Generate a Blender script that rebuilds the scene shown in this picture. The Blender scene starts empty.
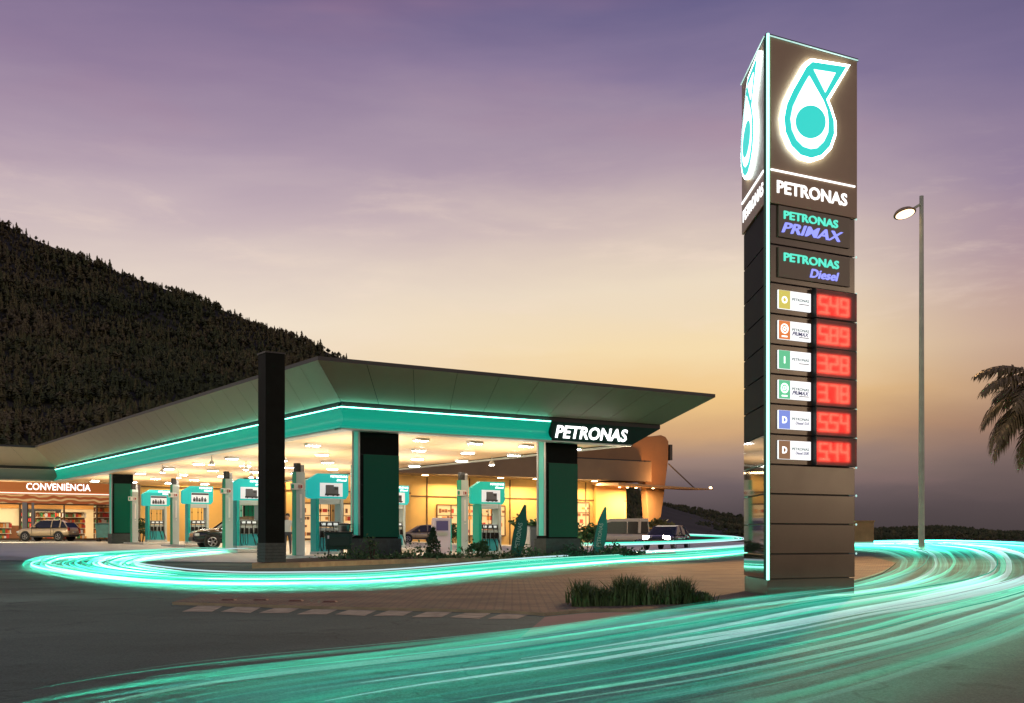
import bpy, bmesh, math, random
import numpy as np
from mathutils import Vector, Matrix
R = math.radians
random.seed(7); rng = np.random.default_rng(7)
S = bpy.context.scene
COL = S.collection

# ------------------------------------------------------------------ camera
F, CX, HY, CH = 1150.0, 512.0, 539.0, 0.9
cam_d = bpy.data.cameras.new('camera'); cam = bpy.data.objects.new('camera', cam_d); COL.objects.link(cam)
cam.location = (0, 0, CH); cam.rotation_euler = (R(90), 0, 0)
cam_d.sensor_fit = 'HORIZONTAL'; cam_d.sensor_width = 36; cam_d.lens = F/1024*36
cam_d.shift_y = (HY-351.5)/1024
cam_d.clip_start = 0.1; cam_d.clip_end = 6000
S.camera = cam

# ------------------------------------------------------------------ colour helpers
def lin(c):
    if isinstance(c, str):
        c = [int(c[i:i+2], 16)/255 for i in (0, 2, 4)]
    else:
        c = [v/255 for v in c]
    return tuple((v/12.92 if v <= .04045 else ((v+.055)/1.055)**2.4) for v in c)

# ------------------------------------------------------------------ sky, sun, exposure
SUN_AZ, SUN_EL = R(104), R(7)
W = bpy.data.worlds.new('World'); S.world = W; W.use_nodes = True
def build_world():
    nt = W.node_tree; N = nt.nodes; L = nt.links; N.clear()
    def math_(op, a, b=None, c=None):
        n = N.new('ShaderNodeMath'); n.operation = op
        for i, v in enumerate((a, b, c)):
            if v is None: continue
            if isinstance(v, (int, float)): n.inputs[i].default_value = v
            else: L.new(v, n.inputs[i])
        return n.outputs[0]
    def smooth(v, a, b, lo=0, hi=1):
        n = N.new('ShaderNodeMapRange'); n.interpolation_type = 'SMOOTHSTEP'
        L.new(v, n.inputs['Value']); n.inputs['From Min'].default_value = a; n.inputs['From Max'].default_value = b
        n.inputs['To Min'].default_value = lo; n.inputs['To Max'].default_value = hi
        return n.outputs[0]
    def mix(f, a, b, mode='MIX'):
        n = N.new('ShaderNodeMix'); n.data_type = 'RGBA'; n.blend_type = mode
        if isinstance(f, (int, float)): n.inputs[0].default_value = f
        else: L.new(f, n.inputs[0])
        for s, v in ((n.inputs[6], a), (n.inputs[7], b)):
            if isinstance(v, tuple): s.default_value = v+(1,)
            else: L.new(v, s)
        return n.outputs[2]
    tc = N.new('ShaderNodeTexCoord'); sx = N.new('ShaderNodeSeparateXYZ'); L.new(tc.outputs['Generated'], sx.inputs[0])
    x, y, z = sx.outputs
    h = math_('SQRT', math_('ADD', math_('ADD', math_('MULTIPLY', x, x), math_('MULTIPLY', y, y)), 1e-5))
    e = math_('DIVIDE', z, h)
    az = math_('ARCTAN2', x, y)
    # wispy cloud noise, stretched along the horizon
    cv = N.new('ShaderNodeCombineXYZ'); L.new(math_('MULTIPLY', az, 2.2), cv.inputs[0]); L.new(math_('MULTIPLY', e, 9.0), cv.inputs[1])
    def noise(scale, det, rough, dist=0):
        n = N.new('ShaderNodeTexNoise'); n.noise_dimensions = '3D'; L.new(cv.outputs[0], n.inputs['Vector'])
        n.inputs['Scale'].default_value = scale; n.inputs['Detail'].default_value = det; n.inputs['Roughness'].default_value = rough
        n.inputs['Distortion'].default_value = dist
        return n.outputs[0]
    n1 = noise(1.6, 6, .55, .3); n2 = noise(2.6, 8, .62, .25); n3 = noise(.9, 4, .5, .2)
    wob = math_('MULTIPLY', math_('SUBTRACT', n1, .5), math_('ADD', .03, math_('MULTIPLY', e, .16)))
    ee = math_('DIVIDE', math_('ADD', e, wob), .6)
    def ramp(stops):
        n = N.new('ShaderNodeValToRGB'); L.new(ee, n.inputs[0]); cr = n.color_ramp; cr.interpolation = 'LINEAR'
        while len(cr.elements) > 1: cr.elements.remove(cr.elements[0])
        cr.elements[0].position = stops[0][0]/.6; cr.elements[0].color = lin(stops[0][1])+(1,)
        for p, c in stops[1:]:
            el = cr.elements.new(min(1, p/.6)); el.color = lin(c)+(1,)
        return n.outputs[0]
    left = ramp([(0, (96, 84, 92)), (.06, (172, 148, 140)), (.12, (236, 214, 186)), (.185, (240, 224, 205)), (.235, (220, 202, 195)), (.28, (197, 177, 184)),
                 (.32, (174, 154, 172)), (.40, (146, 126, 155)), (.47, (121, 106, 142)), (.6, (74, 72, 112))])
    mid = ramp([(0, (70, 62, 66)), (.022, (84, 74, 78)), (.045, (110, 95, 98)), (.07, (160, 134, 122)), (.088, (208, 165, 122)), (.118, (240, 198, 136)), (.16, (246, 220, 174)),
                (.215, (237, 219, 194)), (.27, (211, 191, 185)), (.32, (178, 158, 171)), (.40, (137, 122, 154)), (.47, (104, 97, 137)), (.6, (70, 70, 112))])
    right = ramp([(0, (68, 60, 62)), (.03, (86, 74, 76)), (.06, (116, 97, 94)), (.09, (152, 118, 104)), (.12, (184, 148, 124)), (.165, (196, 164, 146)), (.21, (184, 154, 154)),
                  (.25, (168, 142, 156)), (.295, (150, 130, 156)), (.38, (120, 108, 144)), (.47, (92, 86, 124)), (.6, (70, 70, 110))])
    c = mix(smooth(az, -.30, .14), left, mid)
    c = mix(smooth(az, .20, .46), c, right)
    # light wisps in the band above the glow, pinkish ones higher up
    lowband = math_('MULTIPLY', smooth(e, .10, .20), smooth(e, .36, .24))
    c = mix(math_('MULTIPLY', math_('MULTIPLY', smooth(n2, .50, .72), lowband), .34), c, lin((250, 226, 206)))
    hib = math_('MULTIPLY', smooth(e, .26, .36), smooth(n3, .48, .70))
    c = mix(math_('MULTIPLY', hib, .35), c, lin((170, 128, 150)))
    # low grey cloud streaks over the glow
    lb = math_('MULTIPLY', smooth(e, .02, .07), smooth(e, .17, .08))
    c = mix(math_('MULTIPLY', math_('MULTIPLY', smooth(n1, .50, .66), lb), .42), c, lin((132, 104, 106)))
    # sky behind the camera made brighter and greener, unseen fill for the foreground
    c = mix(1.0, c, (1, 1, 1), 'MULTIPLY')
    back = smooth(y, -.35, .25, 1.9, 1.0)
    c = mix(smooth(y, .2, -.3), c, mix(1.0, c, (.84, 1.0, .84), 'MULTIPLY'))
    bgn = N.new('ShaderNodeBackground'); L.new(c, bgn.inputs[0]); L.new(back, bgn.inputs[1])
    sky = N.new('ShaderNodeTexSky'); sky.sky_type = 'NISHITA'; sky.sun_disc = False
    sky.sun_elevation = SUN_EL; sky.sun_rotation = SUN_AZ
    b2 = N.new('ShaderNodeBackground'); L.new(sky.outputs[0], b2.inputs[0]); b2.inputs[1].default_value = 0.0015
    ad = N.new('ShaderNodeAddShader'); L.new(bgn.outputs[0], ad.inputs[0]); L.new(b2.outputs[0], ad.inputs[1])
    out = N.new('ShaderNodeOutputWorld'); L.new(ad.outputs[0], out.inputs[0])
build_world()
sun_d = bpy.data.lights.new('sun', 'SUN'); sun_d.energy = 0.2; sun_d.angle = R(12); sun_d.color = (1, .68, .42)
sun = bpy.data.objects.new('sun', sun_d); COL.objects.link(sun)
sun.rotation_euler = Vector((-math.sin(SUN_AZ)*math.cos(SUN_EL), -math.cos(SUN_AZ)*math.cos(SUN_EL), -math.sin(SUN_EL))).to_track_quat('-Z', 'Y').to_euler()
S.view_settings.view_transform = 'Standard'; S.view_settings.look = 'None'
S.view_settings.exposure = 0; S.view_settings.gamma = 1; S.view_settings.use_curve_mapping = False
S.render.engine = 'CYCLES'
S.cycles.use_denoising = True
S.cycles.max_bounces = 6; S.cycles.diffuse_bounces = 3; S.cycles.glossy_bounces = 3; S.cycles.transmission_bounces = 4; S.cycles.transparent_max_bounces = 256
S.cycles.sample_clamp_indirect = 6

# ------------------------------------------------------------------ materials
MATS = {}
def mat(name, col, rough=.5, metal=0., noise=None, bump=None, spec=.5, coat=0., col2=None):
    """noise=(scale, amount): value variation or a mix towards col2; bump=(scale, strength)"""
    if name in MATS: return MATS[name]
    m = bpy.data.materials.new(name); m.use_nodes = True; nt = m.node_tree; N = nt.nodes; L = nt.links
    p = N['Principled BSDF']; c = tuple(col)+(1,)
    p.inputs['Base Color'].default_value = c; p.inputs['Roughness'].default_value = rough; p.inputs['Metallic'].default_value = metal
    p.inputs['Specular IOR Level'].default_value = spec; p.inputs['Coat Weight'].default_value = coat
    tc = N.new('ShaderNodeTexCoord')
    if noise:
        n = N.new('ShaderNodeTexNoise'); n.inputs['Scale'].default_value = noise[0]; n.inputs['Detail'].default_value = 8; n.inputs['Roughness'].default_value = .62
        L.new(tc.outputs['Object'], n.inputs['Vector'])
        mr = N.new('ShaderNodeMapRange'); L.new(n.outputs[0], mr.inputs[0]); mr.inputs[1].default_value = .28; mr.inputs[2].default_value = .72
        mx = N.new('ShaderNodeMix'); mx.data_type = 'RGBA'; L.new(mr.outputs[0], mx.inputs[0])
        a = noise[1]
        mx.inputs[6].default_value = tuple(v*(1-a) for v in col)+(1,)
        mx.inputs[7].default_value = (tuple(col2) if col2 else tuple(min(1, v*(1+a)) for v in col))+(1,)
        L.new(mx.outputs[2], p.inputs['Base Color'])
        mr2 = N.new('ShaderNodeMapRange'); L.new(n.outputs[0], mr2.inputs[0]); mr2.inputs[3].default_value = max(.03, rough-.1); mr2.inputs[4].default_value = min(1, rough+.1)
        L.new(mr2.outputs[0], p.inputs['Roughness'])
    if bump:
        n = N.new('ShaderNodeTexNoise'); n.inputs['Scale'].default_value = bump[0]; n.inputs['Detail'].default_value = 6
        L.new(tc.outputs['Object'], n.inputs['Vector'])
        b = N.new('ShaderNodeBump'); b.inputs['Strength'].default_value = bump[1]; b.inputs['Distance'].default_value = .02
        L.new(n.outputs[0], b.inputs['Height']); L.new(b.outputs[0], p.inputs['Normal'])
    MATS[name] = m; return m
def emit(name, col, strength, base=(.5, .5, .5)):
    if name in MATS: return MATS[name]
    m = mat(name, base, .4); p = m.node_tree.nodes['Principled BSDF']
    p.inputs['Emission Color'].default_value = tuple(col)+(1,); p.inputs['Emission Strength'].default_value = strength
    return m
def brick_mat(name, c1, c2, mortar, sx, sy, rough=.8, off=.5, msize=.015):
    m = mat(name, c1, rough); nt = m.node_tree; N = nt.nodes; L = nt.links; p = N['Principled BSDF']
    tc = N.new('ShaderNodeTexCoord'); b = N.new('ShaderNodeTexBrick'); L.new(tc.outputs['Object'], b.inputs['Vector'])
    b.offset = off
    b.inputs['Color1'].default_value = c1+(1,); b.inputs['Color2'].default_value = c2+(1,); b.inputs['Mortar'].default_value = mortar+(1,)
    b.inputs['Scale'].default_value = 1; b.inputs['Brick Width'].default_value = sx; b.inputs['Row Height'].default_value = sy; b.inputs['Mortar Size'].default_value = msize
    n = N.new('ShaderNodeTexNoise'); n.inputs['Scale'].default_value = 1.1; n.inputs['Detail'].default_value = 8; L.new(tc.outputs['Object'], n.inputs['Vector'])
    mr = N.new('ShaderNodeMapRange'); L.new(n.outputs[0], mr.inputs[0]); mr.inputs[1].default_value = .3; mr.inputs[2].default_value = .7; mr.inputs[3].default_value = .6; mr.inputs[4].default_value = 1.35
    mx = N.new('ShaderNodeMix'); mx.data_type = 'RGBA'; mx.blend_type = 'MULTIPLY'; mx.inputs[0].default_value = 1
    L.new(b.outputs[0], mx.inputs[6]); L.new(mr.outputs[0], mx.inputs[7]); L.new(mx.outputs[2], p.inputs['Base Color'])
    n2 = N.new('ShaderNodeTexNoise'); n2.inputs['Scale'].default_value = 14; n2.inputs['Detail'].default_value = 6; L.new(tc.outputs['Object'], n2.inputs['Vector'])
    ad = N.new('ShaderNodeMath'); ad.operation = 'SUBTRACT'; L.new(n2.outputs[0], ad.inputs[0]); L.new(b.outputs[1], ad.inputs[1])
    bu = N.new('ShaderNodeBump'); bu.inputs['Strength'].default_value = .6; bu.inputs['Distance'].default_value = .02; L.new(ad.outputs[0], bu.inputs['Height']); L.new(bu.outputs[0], p.inputs['Normal'])
    return m

TEAL = (.0, .42, .33)
M_black = mat('black_cladding', (.006, .008, .007), .55, noise=(1.5, .4), spec=.06)
def asphalt_mat():
    m = mat('asphalt', (.13, .20, .15), .85, spec=.2); nt = m.node_tree; N = nt.nodes; L = nt.links; p = N['Principled BSDF']  # green tint in the base colour stands in for teal light on the road
    tc = N.new('ShaderNodeTexCoord')
    def nz(scale, det, rough=.6):
        n = N.new('ShaderNodeTexNoise'); n.inputs['Scale'].default_value = scale; n.inputs['Detail'].default_value = det; n.inputs['Roughness'].default_value = rough; L.new(tc.outputs['Object'], n.inputs['Vector']); return n.outputs[0]
    def mr(v, a, b, c, d):
        n = N.new('ShaderNodeMapRange'); L.new(v, n.inputs[0]); n.inputs[1].default_value = a; n.inputs[2].default_value = b; n.inputs[3].default_value = c; n.inputs[4].default_value = d; return n.outputs[0]
    def mul(a, b):
        n = N.new('ShaderNodeMath'); n.operation = 'MULTIPLY'; L.new(a, n.inputs[0]); L.new(b, n.inputs[1]); return n.outputs[0]
    broad = mr(nz(.22, 7), .3, .7, .62, 1.3); patch = mr(nz(.07, 3, .4), .49, .52, .82, 1.08); grain = mr(nz(55, 3, .8), .25, .75, .55, 1.5); oil = mr(nz(.9, 5), .60, .72, 1.0, .55)
    vo = N.new('ShaderNodeTexVoronoi'); vo.feature = 'DISTANCE_TO_EDGE'; vo.inputs['Scale'].default_value = .33
    wv = N.new('ShaderNodeTexNoise'); wv.inputs['Scale'].default_value = 1.4; wv.inputs['Detail'].default_value = 5; L.new(tc.outputs['Object'], wv.inputs['Vector'])
    ad = N.new('ShaderNodeVectorMath'); ad.operation = 'MULTIPLY_ADD'; ad.inputs[1].default_value = (.9, .9, .9); L.new(wv.outputs[1], ad.inputs[0]); L.new(tc.outputs['Object'], ad.inputs[2]); L.new(ad.outputs[0], vo.inputs['Vector'])
    crack = mr(vo.outputs[0], .0, .008, .68, 1.0)
    v = mul(mul(mul(broad, patch), mul(grain, oil)), crack)
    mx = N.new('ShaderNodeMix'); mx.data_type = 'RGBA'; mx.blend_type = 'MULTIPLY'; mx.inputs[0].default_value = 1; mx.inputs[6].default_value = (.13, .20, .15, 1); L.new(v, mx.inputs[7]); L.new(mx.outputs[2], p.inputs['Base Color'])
    bu = N.new('ShaderNodeBump'); bu.inputs['Strength'].default_value = .5; bu.inputs['Distance'].default_value = .012; L.new(nz(70, 4, .7), bu.inputs['Height']); L.new(bu.outputs[0], p.inputs['Normal'])
    return m
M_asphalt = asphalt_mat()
M_concrete = mat('concrete_floor', (.60, .61, .55), .6, noise=(.5, .12), bump=(25, .1))
M_kerb = mat('kerb_concrete', (.34, .27, .16), .8, noise=(2.5, .3), bump=(30, .3))
M_earth = mat('dry_ground', (.085, .062, .04), .95, noise=(.08, .5), bump=(3, .4))
M_soil = mat('soil', (.05, .035, .022), .95, noise=(3, .4), bump=(12, .8))
M_paver = brick_mat('brown_pavers', (.21, .155, .085), (.155, .112, .06), (.08, .06, .036), .22, .11)
M_pave = mat('pavement_concrete', (.26, .19, .15), .8, noise=(.7, .22), bump=(40, .25))
M_white_paint = mat('road_paint', (.34, .33, .22), .8, noise=(5, .5))
M_alu = mat('grey_panel', (.33, .265, .185), .45, .1, noise=(.6, .08))
M_alud = mat('dark_joint', (.02, .022, .02), .6)
M_cove = emit('teal_cove', (.0, .60, .42), .26, (.02, .62, .46))
M_darkgreen = mat('dark_green_panel', (.006, .04, .03), .55, noise=(.8, .2), spec=.1)
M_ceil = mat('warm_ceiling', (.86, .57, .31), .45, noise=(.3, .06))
M_greygreen = mat('pale_grey_green', (.46, .55, .55), .4, noise=(1, .08))
M_green = mat('pump_green', (.0, .34, .2), .4)
M_turq = mat('pump_turquoise', (.0, .44, .42), .4)
M_white = mat('white_plastic', (.75, .75, .73), .4)
M_dark = mat('dark_plastic', (.015, .016, .017), .45)
M_rubber = mat('rubber', (.012, .012, .012), .8)
M_steel = mat('steel', (.45, .45, .45), .35, .9)
M_glass = mat('dark_glass', (.01, .012, .013), .04, spec=.8)
M_mirror = mat('black_mirror_panel', (.02, .02, .02), .03, .0, spec=.7)
M_bronze = mat('bronze_panel', (.37, .235, .135), .42, .0, noise=(1.2, .12))
M_bronze_d = mat('dark_bronze_panel', (.085, .046, .028), .22, .0, noise=(1.0, .18))
M_white_lit = emit('white_sign_light', (1, 1, 1), 2.6, (.8, .8, .8))
M_white_txt = emit('white_lettering_light', (1, 1, 1), 1.6, (.8, .8, .8))
M_halo = emit('halo_light', (.82, 1, .97), 7)
M_teal_lit = emit('teal_sign_light', (.02, .62, .55), 1.0, (.0, .3, .27))
M_tealtxt = emit('teal_lettering_light', (.10, .85, .62), 1.0, (.0, .3, .25))
M_bluetxt = emit('blue_lettering_light', (.28, .32, 1.0), 1.15, (.1, .1, .4))
M_led = emit('led_strip_light', (.20, 1.0, .74), 9)
M_tube = emit('edge_tube_light', (.35, 1.0, .80), 2.2)
M_tube_dim = emit('edge_line_light', (.55, .95, .85), .8)
M_red = emit('red_display_light', (1.0, .012, .006), 1.2, (.2, .01, .01))
M_pink = emit('price_digit_light', (1.0, .22, .14), 1.9, (.4, .1, .1))
M_lamp = emit('ceiling_lamp_light', (1, .96, .88), 52)
M_warm = emit('warm_lamp_light', (1, .68, .34), 16)
M_shopwarm = emit('shop_lamp_light', (1, .80, .52), 6)
M_head = emit('headlamp_light', (1, .86, .66), 160)
M_sodium = emit('street_lamp_light', (1, .66, .40), 3.2)

# ------------------------------------------------------------------ mesh builder
class MB:
    def __init__(s): s.v = []; s.f = []; s.m = []
    def add(s, vs, fs, mi=0):
        o = len(s.v); s.v += [tuple(v) for v in vs]; s.f += [tuple(i+o for i in f) for f in fs]; s.m += [mi]*len(fs); return s
    def box(s, c, d, mi=0, rz=0, M=None):
        x, y, z = d[0]/2, d[1]/2, d[2]/2
        vs = [Vector((a*x, b*y, k*z)) for k in (-1, 1) for a, b in ((-1, -1), (1, -1), (1, 1), (-1, 1))]
        if rz: vs = [Matrix.Rotation(rz, 3, 'Z') @ v for v in vs]
        if M is not None: vs = [M @ v for v in vs]
        vs = [v+Vector(c) for v in vs]
        return s.add(vs, [(3, 2, 1, 0), (4, 5, 6, 7), (0, 1, 5, 4), (1, 2, 6, 5), (2, 3, 7, 6), (3, 0, 4, 7)], mi)
    def prism(s, poly, a, b, axis='y', mi=0):
        """2-D outline (u,v) extruded from a to b. axis y: (u,depth,v); x: (depth,u,v); z: (u,v,depth)"""
        def P(u, v, d):
            return {'y': (u, d, v), 'x': (d, u, v), 'z': (u, v, d)}[axis]
        n = len(poly)
        area = sum(poly[i][0]*poly[(i+1) % n][1]-poly[(i+1) % n][0]*poly[i][1] for i in range(n))
        if area < 0: poly = poly[::-1]
        vs = [P(u, v, a) for u, v in poly]+[P(u, v, b) for u, v in poly]
        fs = [tuple(range(n)), tuple(range(2*n-1, n-1, -1))]+[((i+1) % n, i, n+i, n+(i+1) % n) for i in range(n)]
        return s.add(vs, fs, mi)
    def tube(s, pts, r, n=8, mi=0, cap=True, flat=None):
        pts = [Vector(p) for p in pts]; k = len(pts)
        rs = r if isinstance(r, (list, tuple)) else [r]*k
        vs = []; fs = []; up0 = Vector((0, 0, 1))
        for i, p in enumerate(pts):
            t = (pts[min(i+1, k-1)]-pts[max(i-1, 0)])
            t = t.normalized() if t.length > 1e-9 else Vector((0, 0, 1))
            up = up0 if abs(t.z) < .95 else Vector((1, 0, 0))
            a = t.cross(up).normalized(); b = a.cross(t).normalized()
            for j in range(n):
                w = 2*math.pi*j/n
                vs.append(p+a*math.cos(w)*rs[i]+b*math.sin(w)*rs[i]*(flat if flat else 1))
        for i in range(k-1):
            for j in range(n):
                fs.append((i*n+j, i*n+(j+1) % n, (i+1)*n+(j+1) % n, (i+1)*n+j))
        if cap: fs += [tuple(range(n-1, -1, -1)), tuple((k-1)*n+j for j in range(n))]
        return s.add(vs, fs, mi)
    def lathe(s, prof, c=(0, 0, 0), n=16, mi=0):
        vs = []; fs = []; k = len(prof)
        for r, z in prof:
            for j in range(n):
                w = 2*math.pi*j/n; vs.append((c[0]+r*math.cos(w), c[1]+r*math.sin(w), c[2]+z))
        for i in range(k-1):
            for j in range(n):
                fs.append((i*n+j, i*n+(j+1) % n, (i+1)*n+(j+1) % n, (i+1)*n+j))
        fs += [tuple(range(n-1, -1, -1)), tuple((k-1)*n+j for j in range(n))]
        return s.add(vs, fs, mi)
    def loft(s, secs, mi=0, cap=True):
        n = len(secs[0]); vs = [p for q in secs for p in q]; fs = []
        for i in range(len(secs)-1):
            for j in range(n):
                fs.append((i*n+j, i*n+(j+1) % n, (i+1)*n+(j+1) % n, (i+1)*n+j))
        if cap: fs += [tuple(range(n-1, -1, -1)), tuple((len(secs)-1)*n+j for j in range(n))]
        return s.add(vs, fs, mi)
    def text(s, body, size, M=None, depth=.01, shear=0., bold=0., width=None, mi=0, align='CENTER', spacing=1.0):
        """lettering in the local xz plane facing -y, baseline z=0, cap height = size; width squeezes it to fit"""
        cu = bpy.data.curves.new('t', 'FONT'); cu.body = body; cu.size = 1; cu.extrude = .05; cu.shear = shear; cu.offset = bold; cu.align_x = align; cu.space_character = spacing
        cu.resolution_u = 3
        o = bpy.data.objects.new('t', cu); COL.objects.link(o)
        me = bpy.data.meshes.new_from_object(o.evaluated_get(bpy.context.evaluated_depsgraph_get()))
        v = np.array([q.co[:] for q in me.vertices]); fs = [tuple(p.vertices) for p in me.polygons]
        bpy.data.objects.remove(o); bpy.data.meshes.remove(me); bpy.data.curves.remove(cu)
        if not len(v): return s
        cap = .73
        sx = size/cap
        w = v[:, 0].max()-v[:, 0].min()
        kx = width/w if width else sx
        if width: v[:, 0] -= (v[:, 0].max()+v[:, 0].min())/2
        vs = [Vector((a*kx, -(c/.05)*depth/2-depth/2, b*sx)) for a, b, c in v]
        if M is not None: vs = [M @ q for q in vs]
        return s.add(vs, fs, mi)
    def build(s, name, mats, parent=None, loc=None, smooth=False, bevel=0, segs=2):
        me = bpy.data.meshes.new(name); me.from_pydata([tuple(v) for v in s.v], [], s.f)
        for m in (mats if isinstance(mats, (list, tuple)) else [mats]): me.materials.append(m)
        me.polygons.foreach_set('material_index', s.m)
        if smooth: me.polygons.foreach_set('use_smooth', [True]*len(me.polygons))
        me.update()
        o = bpy.data.objects.new(name, me); COL.objects.link(o)
        if parent: o.parent = parent
        if loc is not None: o.location = loc
        if bevel:
            b = o.modifiers.new('bevel', 'BEVEL'); b.width = bevel; b.segments = segs; b.limit_method = 'ANGLE'; b.angle_limit = R(35)
        return o
def tag(o, label, cat, group=None, kind=None):
    if label: o['label'] = label
    if cat: o['category'] = cat
    if group: o['group'] = group
    if kind: o['kind'] = kind
    return o
def empty(name, loc, rz, label, cat, group=None):
    o = bpy.data.objects.new(name, None); COL.objects.link(o); o.location = loc; o.rotation_euler = (0, 0, rz); o.empty_display_size = .3
    return tag(o, label, cat, group)
def structure(o): o['kind'] = 'structure'; return o
def copy_tree(o, parent=None):
    c = o.copy(); COL.objects.link(c)
    if parent: c.parent = parent
    for ch in list(o.children): copy_tree(ch, c)
    return c
def area_light(name, parent, loc, size, energy, col, rot=(0, 0, 0), sy=None):
    d = bpy.data.lights.new(name, 'AREA'); d.energy = energy; d.color = col; d.size = size
    if sy: d.shape = 'RECTANGLE'; d.size_y = sy
    o = bpy.data.objects.new(name, d); COL.objects.link(o); o.location = loc; o.rotation_euler = rot
    if parent: o.parent = parent
    return o

# ------------------------------------------------------------------ terrain
def sstep(v, a, b):
    t = np.clip((v-a)/(b-a), 0, 1); return t*t*(3-2*t)
def gz(x, y):
    x = np.asarray(x, float); y = np.asarray(y, float)
    wl = sstep(-x, -4, 14); wr = sstep(x, 6, 16)
    gl = .9*(1-np.exp(-np.maximum(0, y-42)/30)); gm = .3*(1-np.exp(-np.maximum(0, y-50)/30)); gr = .62*(1-np.exp(-np.maximum(0, y-24)/18))
    return wl*gl+wr*gr+np.clip(1-wl-wr, 0, 1)*gm
def G(x, y): return float(gz(x, y))
def hit(px, py, off=0.):
    """where the sight line through a pixel meets the ground raised by off"""
    k = (px-CX)/F; q = (py-HY)/F
    y = 3.
    while y < 250:
        if CH-q*y <= G(k*y, y)+off: break
        y += .25
    for _ in range(12): pass
    return Vector((k*y, y, G(k*y, y)+off))
def at(px, y): return (px-CX)/F*y
def zat(py, y): return CH+(HY-py)/F*y

def ground_sheet():
    xs = np.unique(np.concatenate([np.linspace(-2500, -60, 40), np.arange(-60, 60.1, 1.5), np.linspace(60, 2500, 40)]))
    ys = np.unique(np.concatenate([np.linspace(-400, -10, 12), np.arange(-10, 140.1, 1.5), np.linspace(140, 3000, 40)]))
    X, Y = np.meshgrid(xs, ys); Z = gz(X, Y)
    n, m = len(xs), len(ys)
    b = MB(); b.v = list(zip(X.ravel(), Y.ravel(), Z.ravel()))
    b.f = [(j*n+i, j*n+i+1, (j+1)*n+i+1, (j+1)*n+i) for j in range(m-1) for i in range(n-1)]; b.m = [0]*len(b.f)
    return structure(b.build('ground', M_earth, smooth=True))
ground_sheet()
def sheet(name, poly, off, m, step=1.5, skirt=None, skirt_mat=None):
    """a flat covering that follows the ground: polygon (x,y) cut on a grid; skirt = depth of a vertical rim"""
    bm = bmesh.new(); vs = [bm.verts.new((p[0], p[1], 0)) for p in poly]; f = bm.faces.new(vs)
    if f.normal.z < 0 or sum(poly[i][0]*poly[(i+1) % len(poly)][1]-poly[(i+1) % len(poly)][0]*poly[i][1] for i in range(len(poly))) < 0: f.normal_flip()
    bmesh.ops.triangulate(bm, faces=bm.faces[:])
    xs = [p[0] for p in poly]; ys = [p[1] for p in poly]
    for lo, hi, ax in ((min(xs), max(xs), 0), (min(ys), max(ys), 1)):
        v = math.ceil(lo/step)*step+.011
        while v < hi:
            co = (v, 0, 0) if ax == 0 else (0, v, 0); no = (1, 0, 0) if ax == 0 else (0, 1, 0)
            bmesh.ops.bisect_plane(bm, geom=bm.verts[:]+bm.edges[:]+bm.faces[:], plane_co=co, plane_no=no, dist=1e-5)
            v += step
    for v in bm.verts: v.co.z = G(v.co.x, v.co.y)+off
    if skirt:
        be = [e for e in bm.edges if len(e.link_faces) == 1]
        r = bmesh.ops.extrude_edge_only(bm, edges=be)
        for v in [g for g in r['geom'] if isinstance(g, bmesh.types.BMVert)]: v.co.z -= skirt
        for fc in [g for g in r['geom'] if isinstance(g, bmesh.types.BMFace)]: fc.material_index = 1
    bmesh.ops.recalc_face_normals(bm, faces=bm.faces[:])
    me = bpy.data.meshes.new(name); bm.to_mesh(me); bm.free()
    me.materials.append(m)
    if skirt: me.materials.append(skirt_mat or m)
    o = bpy.data.objects.new(name, me); COL.objects.link(o); return structure(o)

# canopy frame: x = along its right-hand face, y = along its left-hand face
UR = Vector((.830, .557, 0)); UL = Vector((-.557, .830, 0)); C1 = Vector((-6.25, 42, 0)); CROT = math.atan2(.557, .83)
def loc(t, s, z=0): return C1+UR*t+UL*s+Vector((0, 0, z))

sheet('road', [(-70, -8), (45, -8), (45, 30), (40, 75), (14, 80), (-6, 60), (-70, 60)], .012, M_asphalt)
fc = [loc(-1.2, .9), loc(-4, 8), loc(-10, 15), loc(-24, 22), loc(-40, 26), loc(-40, 49.6), loc(56, 49.6), loc(52, 22), loc(24, 6.0), loc(10, 3.0)]
sheet('forecourt', [(p.x, p.y) for p in fc], .03, M_concrete)
med = [(172, 602.5), (330, 606.5), (500, 611), (545, 613), (590, 610), (720, 609), (778, 606), (850, 582), (882, 573), (896, 563), (870, 556.5), (742, 559.5), (640, 566.5), (540, 577), (400, 590), (300, 594), (200, 594.5)]
medp = [hit(*p, .05) for p in med]
sheet('median_paving', [(p.x, p.y) for p in medp], .05, M_paver, 1.5, .06, M_kerb)
pv = [hit(x, y) for x, y in ((545, 619), (592, 614.5), (722, 613), (770, 610), (640, 624), (520, 642))]
sheet('pavement', [(p.x, p.y) for p in pv], .02, M_pave, 1.5)
# garden strip with kerb in front of the pumps
gb = [hit(252, 569), hit(300, 568), hit(400, 564.2), hit(520, 561), hit(600, 559.3), hit(655, 557.5)]
gbp = [(p.x, p.y) for p in gb]+[(9.2, 57.5), (5.0, 53.5), (-0.5, 49.0), (-5.6, 45.6), (-8.8, 41.5)]
sheet('garden_kerb', gbp, .17, M_kerb, 2, .2)
cx_, cy_ = sum(p[0] for p in gbp)/len(gbp), sum(p[1] for p in gbp)/len(gbp)
inner = []
for i, p in enumerate(gbp):
    a = Vector(gbp[i-1]); b = Vector(p); c = Vector(gbp[(i+1) % len(gbp)])
    d = ((a-b).normalized()+(c-b).normalized())
    n = Vector((-(c-a).y, (c-a).x)).normalized()
    if n.dot(Vector((cx_, cy_))-b) < 0: n = -n
    inner.append(tuple(b+n*.28))
sheet('garden_soil', inner, .185, M_soil, 2)
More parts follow.
